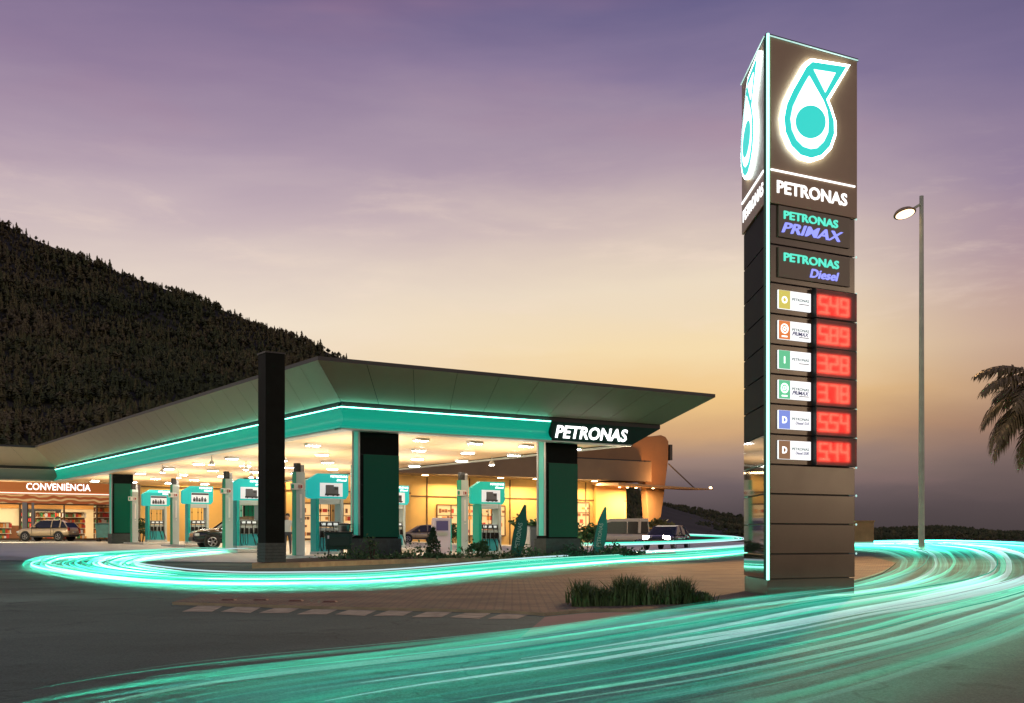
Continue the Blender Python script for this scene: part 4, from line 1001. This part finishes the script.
def face_text(body, a, b_, m, par, name, depth=.008, shear=0, bold=.02, y=-.03, M=None, build=True, bb=None, heavy=0):
    """a = left foot, b_ = right foot of the line, cap height from third tuple"""
    (x0, zb, zt), (x1, _, _) = a, b_
    t = bb or MB(); MM = Matrix.Translation(((x0+x1)/2, y, zb))
    if M is not None: MM = M @ MM
    t.text(body, zt-zb, MM, depth, shear, bold, x1-x0)
    for k_ in range(heavy): t.text(body, zt-zb, MM @ Matrix.Translation(((-1)**k_*.006*(1+k_//2), -.0012*(k_+1), .003*(-1)**k_)), depth, shear, bold, x1-x0)
    return t.build(name, m, par) if build else t
u0, zz = fpl(775.5, 190); u1, _ = fpl(845.5, 200)
zb_ = fpl(776, 192.8)[1]+oz; zt_ = fpl(776, 180.3)[1]+oz
face_text('PETRONAS', (u0, zb_, zt_), (u1, 0, 0), M_white_txt, hdo, 'lettering', bold=.022)
face_text('PETRONAS', (.12, zb_, zt_), (PL-.12, 0, 0), M_white_txt, h2o, 'lettering', M=Mleft, bold=.022)
b = MB(); zl = zf(169.6); slab(b, .04, PL-.06, zl-.012, zl+.012, -.05, -.031); b.build('divider_line', M_white_txt, hdo)
b = MB(); slab(b, .06, PL-.04, zl-.012, zl+.012, -.05, -.031, Mleft); b.build('divider_line', M_white_txt, h2o)
# lit boxes
def sign_box(pa, pb, name, m, y0=-.03, y1=-.001):
    (xa, za), (xb, zb) = fpl(*pa), fpl(*pb); b = MB(); slab(b, xa, xb, zb+oz, za+oz, y0, y1); return b.build(name, m, pyl, bevel=.004), xa, xb, za+oz, zb+oz
M_boxface = mat('lit_box_face', (.17, .125, .08), .4)
bx1, xa, xb, za, zb = sign_box((777.3, 205.5), (848.5, 249), 'name_panel', M_boxface)
hh = za-zb
face_text('PETRONAS', (xa+.10, zb+hh*.60, zb+hh*.86), (xb-.26, 0, 0), M_tealtxt, bx1, 'lettering', .008, 0, .012, heavy=2)
face_text('PRIMAX', (xa+.06, zb+hh*.16, zb+hh*.50), (xb-.16, 0, 0), M_bluetxt, bx1, 'lettering', .008, .3, .004, heavy=4)
bx2, xa, xb, za, zb = sign_box((777.3, 247), (848.5, 287.5), 'name_panel', M_boxface)
hh = za-zb
face_text('PETRONAS', (xa+.10, zb+hh*.56, zb+hh*.84), (xb-.24, 0, 0), M_tealtxt, bx2, 'lettering', .008, 0, .012, heavy=2)
face_text('Diesel', (xa+.62, zb+hh*.14, zb+hh*.44), (xb-.24, 0, 0), M_bluetxt, bx2, 'lettering', .008, .25, .012, heavy=2)
M_frost = mat('frosted_acrylic', (1, .62, .56), .47); M_frost.node_tree.nodes['Principled BSDF'].inputs['Transmission Weight'].default_value = 1.0; M_frost.node_tree.nodes['Principled BSDF'].inputs['IOR'].default_value = 1.42
SEG = {'0': 'abcdef', '1': 'bc', '2': 'abged', '3': 'abgcd', '4': 'fgbc', '5': 'afgcd', '6': 'afgedc', '7': 'abc', '8': 'abcdefg', '9': 'abcdfg'}
def digit(b, ch_, x, z, w, h, t):
    R_ = {'a': (0, w, h-t, h), 'd': (0, w, 0, t), 'g': (0, w, h/2-t/2, h/2+t/2), 'f': (0, t, h/2, h), 'e': (0, t, 0, h/2), 'b': (w-t, w, h/2, h), 'c': (w-t, w, 0, h/2)}
    for k_ in SEG[ch_]: x0, x1, z0_, z1_ = R_[k_]; slab(b, x+x0, x+x1, z+z0_, z+z1_, -.03-(.0006 if k_ in 'adg' else 0), -.0125)
cards = [('yellow', (.72, .62, .12), 'O', ('', 'bar'), '5.49'), ('orange', (.80, .22, .05), 'ring', ('PRIMAX', 'bar'), '5.89'), ('green', (.12, .62, .32), 'I', ('', 'bar'), '3.28'),
         ('green', (.12, .62, .32), 'ring', ('PRIMAX', 'bar'), '3.78'), ('blue', (.22, .32, .85), 'D', ('Diesel S10', ''), '5.54'), ('brown', (.28, .14, .07), 'D', ('Diesel S500', ''), '5.44')]
M_card = emit('card_light', (1, 1, 1), 1.05, (.7, .7, .7)); M_ink_t = mat('ink_teal', (.0, .22, .2), .5); M_ink_b = mat('ink_blue', (.03, .04, .35), .5); M_ink_g = mat('ink_grey', (.25, .25, .25), .5)
for i, (nm, colr, icon, words_, price) in enumerate(cards):
    z1 = zf(seams[9-i] - 30.4) ; z0 = zf(seams[9-i]); hh = z1-z0
    ua, ub = fpl(777.2, 300)[0], fpl(809.5, 300)[0]
    card = MB(); slab(card, ua, ub, z0+hh*.18, z0+hh*.80, -.03, -.001); co = card.build('grade_card', M_card, pyl, bevel=.004); co['label'] = '%s and white lit fuel grade card' % nm
    cz0, cz1 = z0+hh*.18, z0+hh*.80; ch = cz1-cz0; ut = ua+(ub-ua)*.35
    b = MB(); slab(b, ua+.004, ut, cz0+.004, cz1-.004, -.034, -.0302); tb = b.build('colour_tab', emit('tab_light_'+nm, colr, .75, tuple(c*.6 for c in colr)), co)
    b = MB(); uc = (ua+ut)/2; zc = (cz0+cz1)/2
    if icon == 'ring':
        b.tube([(uc+.065*math.cos(a), -.036, zc+.02+.065*math.sin(a)) for a in np.linspace(0, 2*math.pi, 19)], .011, 5, cap=False); b.tube([(uc+.025*math.cos(a), -.036, zc+.02+.025*math.sin(a)) for a in np.linspace(0, 2*math.pi, 13)], .009, 5, cap=False)
        slab(b, uc-.055, uc+.055, zc-.105, zc-.085, -.038, -.0342)
    else: b.text(icon, .10, Matrix.Translation((uc, -.034, zc-.05)), .004, 0, .03)
    b.build('tab_icon', M_white_txt, tb)
    b = MB(); um = (ut+ub)/2; wd = (ub-ut)*.80
    b.text('PETRONAS', .042, Matrix.Translation((um, -.0302, cz0+ch*.50)), .003, 0, .01, wd, 0)
    if words_[0] == 'PRIMAX': b.text('PRIMAX', .06, Matrix.Translation((um, -.0302, cz0+ch*.26)), .003, .3, .02, wd, 1)
    elif words_[0]: b.text(words_[0], .045, Matrix.Translation((um+wd*.1, -.0302, cz0+ch*.28)), .003, .2, .01, wd*.8, 1)
    if words_[1] == 'bar': slab(b, um-wd*.1, um+wd*.5, cz0+ch*.17 if words_[0] else cz0+ch*.34, cz0+ch*.21 if words_[0] else cz0+ch*.38, -.033, -.0302, None, 2)
    b.build('card_print', [M_ink_t, M_ink_b, M_ink_g], co)
    ra, rb = fpl(814, 300)[0], min(fpl(850.5, 300)[0], PL-.05)
    # price window: red glowing face with brighter digits
    b = MB(); slab(b, ra-.03, rb+.02, z0+hh*.05, z0+hh*.95, .0, .03); pw = b.build('price_window', mat('price_window', (.06, .004, .004), .5), pyl)
    b = MB(); slab(b, ra+.03, rb-.02, z0+hh*.16, z0+hh*.84, -.012, -.0005); b.build('red_glow', M_red, pw, bevel=.02)
    b = MB(); wdt = (rb-ra)*.25; hd_ = hh*.60; zb0 = z0+hh*.20
    for q, ch_ in enumerate(price.replace('.', '')):
        digit(b, ch_, ra+(rb-ra)*(.10+.29*q), zb0, wdt*.92, hd_, .030)
    xd = ra+(rb-ra)*.365; slab(b, xd-.016, xd+.016, zb0-.005, zb0+.03, -.03, -.0125)
    b.build('price_digits', M_pink, pw)
    b = MB(); slab(b, ra-.035, rb+.025, z0+hh*.04, z0+hh*.96, -.092, -.084); b.build('frosted_pane', M_frost, pw)
    b = MB(); slab(b, ra-.05, ra-.036, z0+hh*.03, z0+hh*.97, -.093, 0); slab(b, rb+.026, rb+.04, z0+hh*.03, z0+hh*.97, -.093, 0); slab(b, ra-.05, rb+.04, z0+hh*.965, z0+hh*.985, -.093, 0); slab(b, ra-.05, rb+.04, z0+hh*.015, z0+hh*.035, -.093, 0); b.build('window_frame', M_dark, pw)
# edge lights
def side_edge(name, p, z0, z1, r, m):
    b = MB(); b.tube([(p[0], p[1], z0), (p[0], p[1], z1)], r, 8); return b.build(name, m, pyl)
side_edge('edge_light', (-.01, -.03), zf(580), zf(34.5), .022, M_tube)
b = MB(); b.box((.0, .02, (zf(580)+zf(36))/2), (.05, .05, zf(36)-zf(580))); b.box((.03, -.012, (zf(580)+zf(203))/2), (.035, .02, zf(203)-zf(580))); b.build('edge_channel', mat('edge_green', (.0, .10, .05), .3), pyl)
b = MB(); b.tube([(0, -.045, zf(36.5)), (PL, -.045, zf(36.5))], .010, 6); b.tube([tuple(Mleft @ Vector((0, -.045, zf(36.5)))), tuple(Mleft @ Vector((PL, -.045, zf(36.5))))], .010, 6); b.build('top_light', M_tube_dim, pyl)
for sm in seams[1:]:
    b = MB(); b.lathe([(.004, -.02), (.016, 0), (.004, .02)], (PL-.01, -.02, zf(sm)), 8); b.build('stud_light', M_tube_dim, pyl)

# ------------------------------------------------------------------ street lamp
SX, SYY = at(921.5, 45), 45.0
sl = empty('street_lamp', (SX, SYY, G(SX, SYY)), 0, 'tall slim street lamp with one lit head, right of the price sign', 'street lamp')
ztop = zat(196, SYY)-G(SX, SYY)
b = MB(); b.tube([(0, 0, 0), (0, 0, .1), (0, 0, ztop*.5), (0, 0, ztop)], [.15, .125, .10, .08], 14); b.build('pole', mat('galvanised_pole', (.52, .52, .36), .5, .0, noise=(2, .2)), sl, smooth=True)
b = MB(); b.lathe([(.3, 0), (.3, .05), (.2, .08)], n=12); b.build('base_flange', M_steel, sl)
b = MB(); b.tube([(0, 0, ztop-.30), (-.35, -.1, ztop-.52), (-.55, -.15, ztop-.66)], .05, 8); b.build('arm', MATS['galvanised_pole'], sl)
hx, hz = -.72, ztop-.70
b = MB(); tl = Matrix.Rotation(R(-26), 3, 'X') @ Matrix.Rotation(R(-14), 3, 'Y') @ Matrix.Scale(1.12, 3)
prof_ = [(.02, .17), (.16, .15), (.28, .08), (.36, -.02), (.36, -.05), (.30, -.06)]
b.lathe(prof_, n=18); b.v = [tuple(tl @ Vector((v[0]*1.15, v[1]*.8, v[2]))+Vector((hx, -.15, hz))) for v in b.v]; hdm = b.build('lamp_head', mat('lamp_housing', (.40, .28, .16), .45), sl, smooth=True)
b = MB(); b.lathe([(.02, -.13), (.22, -.10), (.30, -.065)], n=18); b.v = [tuple(tl @ Vector((v[0]*1.15, v[1]*.8, v[2]))+Vector((hx, -.15, hz))) for v in b.v]; b.build('lamp_glass', M_sodium, hdm, smooth=True)
ld = bpy.data.lights.new('street_lamp_light', 'SPOT'); ld.energy = 24000; ld.color = (1, .58, .25); ld.spot_size = R(84); ld.spot_blend = 1.0; ld.shadow_soft_size = .6
lo = bpy.data.objects.new('street_lamp_light', ld); COL.objects.link(lo); lo.parent = sl; lo.location = (hx-.1, -.35, hz-.3); lo.rotation_euler = (Vector((1, 27, 0))-Vector((SX, SYY, ztop))).to_track_quat('-Z', 'Y').to_euler()

# small orange block wall beyond the sign
b = MB(); x = at(858, 62); b.box((0, 0, .6), (1.6, .4, 1.35)); b.box((0, 0, 1.31), (1.7, .5, .08)); o = b.build('block_wall', mat('orange_block', (.42, .22, .09), .8, noise=(2, .25)), None, (x, 62, G(x, 62)), bevel=.02)
tag(o, 'short orange brown block wall showing past the sign base', 'wall')
# road studs
sm_ = mat('stud_red', (.17, .085, .045), .6, noise=(8, .4))
for i, (px, py, lb_) in enumerate(((229, 600.2, 'reddish block on the brown paving, leftmost of the row'), (261, 600.8, 'reddish block on the brown paving, second from the left'), (296, 601.4, 'reddish block on the brown paving, second from the right'), (330, 602.4, 'reddish block on the brown paving, nearest the grass clump'))):
    p = hit(px, py, .05); b = MB(); b.loft([[(-.10, -.09, 0), (.10, -.09, 0), (.10, .09, 0), (-.10, .09, 0)], [(-.07, -.06, .022), (.07, -.06, .022), (.07, .06, .022), (-.07, .06, .022)]])
    o = b.build('road_stud', sm_, None, p, bevel=.008); tag(o, lb_, 'road stud', 'reddish blocks along the paving edge')

# ------------------------------------------------------------------ palm at the right edge
def palm():
    Y = 38.; x = at(1052, Y); z = G(x, Y)
    p = empty('palm_tree', (x, Y, z), 0, 'dark palm tree with drooping fronds, right of the street lamp', 'tree')
    top = Vector((0, 0, zat(398, Y)-z))
    b = MB(); n = 14; b.tube([(.12*math.sin(i*.25), .05*math.sin(i*.3), top.z*i/n) for i in range(n+1)], [.22-.10*i/n+(.015 if i % 2 else 0) for i in range(n+1)], 10); b.build('trunk', M_bark, p)
    t0 = Vector((.12*math.sin(n*.25), .05*math.sin(n*.3), top.z))
    M_palm = mat('palm_leaf', (.20, .14, .06), .6, noise=(3, .4))
    spec = [(186, 62, 3.1), (178, 24, 2.8), (200, -4, 2.9), (170, -70, 3.0), (192, -34, 2.7), (160, -50, 2.8), (182, -52, 2.6), (196, 48, 3.1), (172, 4, 3.0), (186, -16, 3.0), (220, 34, 2.9), (250, 10, 2.6), (285, 35, 2.5), (320, 5, 2.6), (350, 45, 2.4), (15, 0, 2.5), (50, 40, 2.6), (85, 15, 2.6), (120, 50, 2.5), (145, 5, 2.5), (235, -30, 2.3), (300, -25, 2.3), (30, -35, 2.2), (100, -30, 2.2)]
    for a, el, L_ in spec:
        a = R(a); el = R(el); d = Vector((math.cos(a), math.sin(a), 0)); pts = []
        q = t0.copy(); ang = el; st = L_/14
        for i in range(15):
            pts.append(q.copy()); q = q+(d*math.cos(ang)+Vector((0, 0, 1))*math.sin(ang))*st; ang -= R(7.2 if el > 0 else 4.5)
        b = MB(); b.tube(pts, [.028*(1-i/16) for i in range(15)], 5)
        side = Vector((-d.y, d.x, 0))
        for i in range(2, 15):
            for h in (0, .2, .4, .6, .8):
                if i == 14 and h > 0: continue
                c = pts[i].lerp(pts[min(14, i+1)], h)
                ll = .78*math.sin(math.pi*min(1, (i+h)/15*.86+.12))*random.uniform(.8, 1.15)
                for sg in (-1, 1):
                    fw = (pts[min(14, i+1)]-pts[i-1]).normalized()
                    dir_ = (side*sg*.75+fw*.55+Vector((0, 0, random.uniform(-.7, .0)))).normalized()
                    m1 = c+dir_*ll*.5; tip = c+dir_*ll*.92+Vector((0, 0, -.26*ll-.05)); wv = fw*.04
                    b.add([c-wv*.5, c+wv*.5, m1+wv, tip, m1-wv], [(0, 1, 2), (0, 2, 4), (4, 2, 3)])
        b.build('frond', M_palm, p)
palm()

# ------------------------------------------------------------------ hills and their forest
def ridge(prof_, Yr, Y0, name, m, amp, n=180, rows=46, back=1.35, seed=1, xs=None):
    P = np.array(prof_, float); az = np.linspace(P[0, 0], P[-1, 0], n); hy = np.interp(az, P[:, 0], P[:, 1])
    r2 = np.random.default_rng(seed); ph = r2.uniform(0, 6.28, (6, 2)); fr = [.012, .021, .037, .06, .1, .16]
    rr = np.concatenate([np.linspace(0, 1, rows), np.linspace(1.05, back, 8)])
    V_ = []
    for r in rr:
        Y = Y0+(Yr-Y0)*r; X = (az-CX)/F*Y
        H = (HY-hy)/F*Yr+CH
        prof1 = (r**1.25) if r <= 1 else max(0, 1-((r-1)/(back-1))**1.5)
        Z = H*prof1
        nz = sum(np.sin(X*f+a)*np.cos(Y*f*.8+b_)/(1+k) for k, (f, (a, b_)) in enumerate(zip(fr, ph)))
        Z = Z+nz*amp*min(1, r*3)*np.clip(H/60, .1, 1)*(1 if r < .9 else max(0, 1-(r-.9)*10)*1.0)
        V_.append(np.stack([X, np.full_like(X, Y), Z-1.0*(1-min(1, r*8))], 1))
    A = np.array(V_); m_, n_ = A.shape[:2]
    b = MB(); b.v = [tuple(v) for v in A.reshape(-1, 3)]; b.f = [(j*n_+i, j*n_+i+1, (j+1)*n_+i+1, (j+1)*n_+i) for j in range(m_-1) for i in range(n_-1)]; b.m = [0]*len(b.f)
    o = structure(b.build(name, m, smooth=True)); return A
M_hill = mat('forest_floor', (.030, .028, .016), .95, noise=(.03, .5)); M_far = mat('far_hill', (.020, .020, .014), .95, noise=(.02, .4))
left_prof = [(-260, 130), (-120, 175), (0, 222), (30, 238), (60, 250), (100, 266), (150, 284), (200, 301), (250, 321), (300, 341), (355, 364), (400, 386), (450, 412), (520, 446), (600, 481), (660, 503), (720, 520), (790, 534)]
HA = ridge([(a, b+(3 if a > 355 else 0)) for a, b in left_prof], 520, 190, 'hill', M_hill, 5, seed=3)
right_prof = [(480, 489), (560, 492), (640, 500), (690, 509), (742, 518), (800, 526.5), (860, 531), (905, 530), (940, 528), (975, 531), (1000, 534), (1100, 535), (1200, 532), (1400, 528)]
HB = ridge(right_prof, 760, 260, 'hill', M_far, 3, seed=5)
def forest(name, label, A, count, hmin, hmax, mats, rmin=0., rmax=1., broad=.3, pxlim=None):
    rows = 46; n_ = A.shape[1]
    # tree prototypes: tiers of ragged leaf faces round a trunk
    protos = []
    for k in range(6):
        v = []; f = []
        con = k >= 2
        tiers = 6 if con else 5
        for t in range(tiers):
            zc = (.10+.90*t/tiers) if con else .3+.12*t
            rad = (.24*(1-t/(tiers+.2))+.03) if con else .26*math.sin(math.pi*(t+.8)/(tiers+.9))
            m = 7
            for j in range(m):
                a = 2*math.pi*(j+rng.uniform(-.3, .3))/m; r1 = rad*rng.uniform(.65, 1.25); a2 = a+rng.uniform(.35, .6); a3 = a-rng.uniform(.35, .6)
                base = len(v); up = .26 if con else .20
                v += [(rng.uniform(-.02, .02), rng.uniform(-.02, .02), min(1.04, zc+up*rng.uniform(.7, 1.1))), (r1*math.cos(a2)*.7, r1*math.sin(a2)*.7, zc+rng.uniform(-.02, .05)), (r1*math.cos(a), r1*math.sin(a), zc-rng.uniform(.0, .07)), (r1*math.cos(a3)*.7, r1*math.sin(a3)*.7, zc+rng.uniform(-.02, .05))]
                f.append((base, base+1, base+2, base+3))
        protos.append((np.array(v), np.array(f)))
    VV = []; FF = []; MI = []; off = 0
    for _ in range(count):
        r = rmin+(rmax-rmin)*rng.random()**.8; c = rng.random()*(n_-1.01)
        ri = r*(rows-1); i0 = int(min(ri, rows-2)); c0 = int(c); fr_, fc2 = ri-i0, c-c0
        p = (A[i0, c0]*(1-fr_)*(1-fc2)+A[i0+1, c0]*fr_*(1-fc2)+A[i0, c0+1]*(1-fr_)*fc2+A[i0+1, c0+1]*fr_*fc2)
        if pxlim:
            q = CX+F*p[0]/p[1]
            if not (pxlim[0] < q < pxlim[1]): continue
        k = rng.integers(0, 2) if rng.random() < broad else rng.integers(2, 6)
        v, f = protos[k]; h = rng.uniform(hmin, hmax)*(1+.28*math.sin(p[0]*.13+2*math.sin(p[1]*.09)))*(1 if k >= 2 else .8); a = rng.uniform(0, 6.28); ca, sa = math.cos(a), math.sin(a); w = h*rng.uniform(.85, 1.3)*(1.0 if k >= 2 else 1.5)
        q = np.stack([(v[:, 0]*ca-v[:, 1]*sa)*w+p[0], (v[:, 0]*sa+v[:, 1]*ca)*w+p[1], v[:, 2]*h+p[2]-.2], 1)
        VV.append(q); FF.append(f+off); off += len(v); tone = math.sin(p[0]*.045+p[1]*.021+1.3)+.7*math.sin(p[0]*.11-p[1]*.06)+.5*math.sin(p[0]*.02+p[2]*.15)+.8*(r-.5)*2+rng.normal(0, .9)
        MI.append(np.full(len(f), 0 if tone < -.7 else 1 if tone < .5 else 2 if tone < 1.6 else min(3, len(mats)-1)))
    VV = np.concatenate(VV); FF = np.concatenate(FF); MI = np.concatenate(MI)
    me = bpy.data.meshes.new(name); me.vertices.add(len(VV)); me.vertices.foreach_set('co', VV.ravel()); me.loops.add(FF.size); me.loops.foreach_set('vertex_index', FF.ravel().astype(np.int32))
    me.polygons.add(len(FF)); me.polygons.foreach_set('loop_start', np.arange(0, FF.size, 4, dtype=np.int32)); me.polygons.foreach_set('material_index', MI.astype(np.int32))
    me.update(calc_edges=True)
    for m in mats: me.materials.append(m)
    o = bpy.data.objects.new(name, me); COL.objects.link(o); return tag(o, label, 'forest', None, 'stuff')
FM = [mat('forest_dark', (.075, .085, .038), .9, spec=.1), mat('forest_mid', (.105, .105, .046), .9, spec=.1), mat('forest_olive', (.14, .122, .055), .9, spec=.1), mat('forest_brown', (.15, .122, .062), .9, spec=.1)]
forest('forest', 'dense dark forest covering the steep hill behind the canopy', HA, 32000, 2.0, 4.6, FM, .12, 1.0, .72, pxlim=(-110, 640))
forest('forest', 'low dark woodland on the far hill beyond the portal frame', HB, 16000, 1.6, 3.4, FM[:3]+[FM[0]], .1, 1.0, 1.0, pxlim=(560, 1060))

# ------------------------------------------------------------------ light streaks on the road: slender glowing strands
def crom(pts, n):
    P = [Vector(p) for p in pts]; P = [P[0]*2-P[1]]+P+[P[-1]*2-P[-2]]; out = []
    for i in range(1, len(P)-2):
        p0, p1, p2, p3 = P[i-1:i+3]
        for j in range(n):
            t = j/n; out.append(.5*((2*p1)+(p2-p0)*t+(2*p0-5*p1+4*p2-p3)*t*t+(3*p1-p0-3*p2+p3)*t**3))
    out.append(P[-2]); return out
def streak_mat(name, c, s):
    m = emit(name, c, s, (.01, .02, .018)); p = m.node_tree.nodes['Principled BSDF']; p.inputs['Roughness'].default_value = 1; p.inputs['Specular IOR Level'].default_value = 0
    return m
def glow_mat(name, c, s):
    if name in MATS: return MATS[name]
    m = bpy.data.materials.new(name); m.use_nodes = True; nt = m.node_tree; nt.nodes.clear()
    e = nt.nodes.new('ShaderNodeEmission'); e.inputs[0].default_value = tuple(c)+(1,); e.inputs[1].default_value = s
    o = nt.nodes.new('ShaderNodeOutputMaterial'); nt.links.new(e.outputs[0], o.inputs['Volume']); MATS[name] = m; return m
def trail_mats(pref, levels, glow=False):
    out = []
    cols = [(.03, .62, .40), (.06, .82, .54), (.30, .95, .72), (.62, .86, .92), (.03, .42, .34), (.04, .34, .30)]
    for i, c in enumerate(cols):
        for j, s in enumerate(levels): out.append((glow_mat if glow else streak_mat)('%s_streak_%d_%d' % (pref, i, j), c, s))
    return out
def streaks(name, label, inner, outer, layers, n=9, trim=.25, seed=2, fadein=.35):
    """layers: (how many, half width in pixels, glow levels, colours, lowest, highest, flatness)"""
    rd = random.Random(seed); b = MB(); mats = []
    I = crom([hit(*p) for p in inner], n); O = crom([hit(*p) for p in outer], n); K = len(I)
    for li, (count, rpx, levels, cols, zlo, zhi, flat) in enumerate(layers):
        base = len(mats); mats += [m for m in trail_mats('%s%d%d' % (name, seed, li), levels, flat < 1)]; nl = len(levels)
        for k in range(count):
            w = (k+rd.random())/count; a = int(rd.uniform(0, trim)*K); e = K-int(rd.uniform(0, trim)*K*.5)
            zz = zlo+(zhi-zlo)*rd.random(); wob = rd.uniform(-.03, .03); ph = rd.uniform(0, 6); r0 = rd.uniform(*rpx); pts = []; rs = []
            for i in range(a, e):
                q = I[i].lerp(O[i], min(1, max(0, w+wob*math.sin(i*.12+ph)))); q.z = G(q.x, q.y)+zz
                f = min(1, (i-a)/(K*fadein)+.05, (e-1-i)/(K*.12)+.05)
                pts.append(q); rs.append(r0*(q.y if flat == 1 else q.y**.45*8**.55)/F*f)
            if len(pts) < 4: continue
            b.tube(pts, rs, 6, base+rd.choice(cols)*nl+rd.randrange(nl), flat=flat if flat < 1 else None)
    o = b.build(name, mats); return tag(o, label, 'light streak', None, 'stuff')
inA = [(-60, 735), (150, 690), (400, 660), (560, 637), (690, 617), (775, 605.5), (838, 596), (876, 582), (894, 570), (898, 561), (872, 553), (800, 551.5), (742, 556)]
outA = [(330, 860), (640, 760), (850, 705), (1000, 655), (1050, 633), (1090, 612), (1125, 585), (1130, 566), (1090, 553), (1020, 546.5), (940, 544), (840, 545.2), (742, 548.5)]
streaks('light_streaks', 'broad sweep of teal light streaks curving around the price sign', inA, outA, [(48, (12, 26), [.08, .12, .17], (0, 4, 5), .03, .07, .5), (40, (5, 12), [.07, .13], (0, 1, 4, 2), .06, .10, .6), (18, (2.6, 5.5), [.07, .12, .19], (1, 2, 0, 3), .10, .15, .9), (4, (.35, .6), [.42], (2, 3, 1), .17, .2, 1)], 9, .22, 4)
inB = [(770, 553), (742, 556), (640, 563.5), (540, 573), (400, 587), (300, 590.5), (200, 590.5), (120, 586), (62, 578), (25, 569), (40, 561.5), (100, 557), (180, 553), (255, 550.5)]
outB = [(770, 546), (742, 549), (640, 555), (540, 562), (400, 577), (300, 581.5), (220, 580.5), (165, 574.5), (136, 568.5), (145, 563), (168, 559), (200, 556), (230, 553.5), (255, 552)]
streaks('light_streaks', 'bright teal light streaks looping along the kerb before the canopy', inB, outB, [(18, (5, 10), [.20, .32], (0, 1), .05, .09, .7), (14, (1.5, 3), [.40, .65], (1, 2), .08, .12, .8), (5, (.5, .9), [.7, .9], (1, 2), .12, .16, 1), (3, (.5, .8), [.95], (2, 3), .18, .21, 1)], 9, .10, 9, .06)
inC = [(560, 546), (640, 544.5), (700, 542.5), (742, 539.6), (735, 536.5), (700, 534.5), (672, 533.5)]
outC = [(560, 543), (640, 542), (700, 540), (728, 538.2), (722, 537.2), (700, 536), (672, 535)]
def far_streaks():
    mats = trail_mats('far', [.8, 1.4]); b = MB(); rd = random.Random(5)
    def p3(q): Y = 66.; return Vector((at(q[0], Y), Y, zat(q[1], Y)))
    # they run a little over the ground, at the height of car lamps, in depth from 62 to 72 m
    D = [62, 63, 64.5, 66.5, 69, 71, 72]
    I = crom([Vector((at(q[0], d), d, zat(q[1], d))) for q, d in zip(inC, D)], 8); O = crom([Vector((at(q[0], d), d, zat(q[1], d))) for q, d in zip(outC, D)], 8)
    for k in range(7):
        w = k/6; pts = [i_.lerp(o_, w) for i_, o_ in zip(I, O)]; K = len(pts)
        b.tube(pts, [rd.uniform(.02, .024)*min(1, i/6+.1, (K-1-i)/6+.1) for i in range(K)], 6, rd.choice([1, 2, 3])*2+rd.randrange(2))
    o = b.build('light_streaks', mats); tag(o, 'thin far teal light streaks turning back beside the cream van', 'light streak', None, 'stuff')
far_streaks()
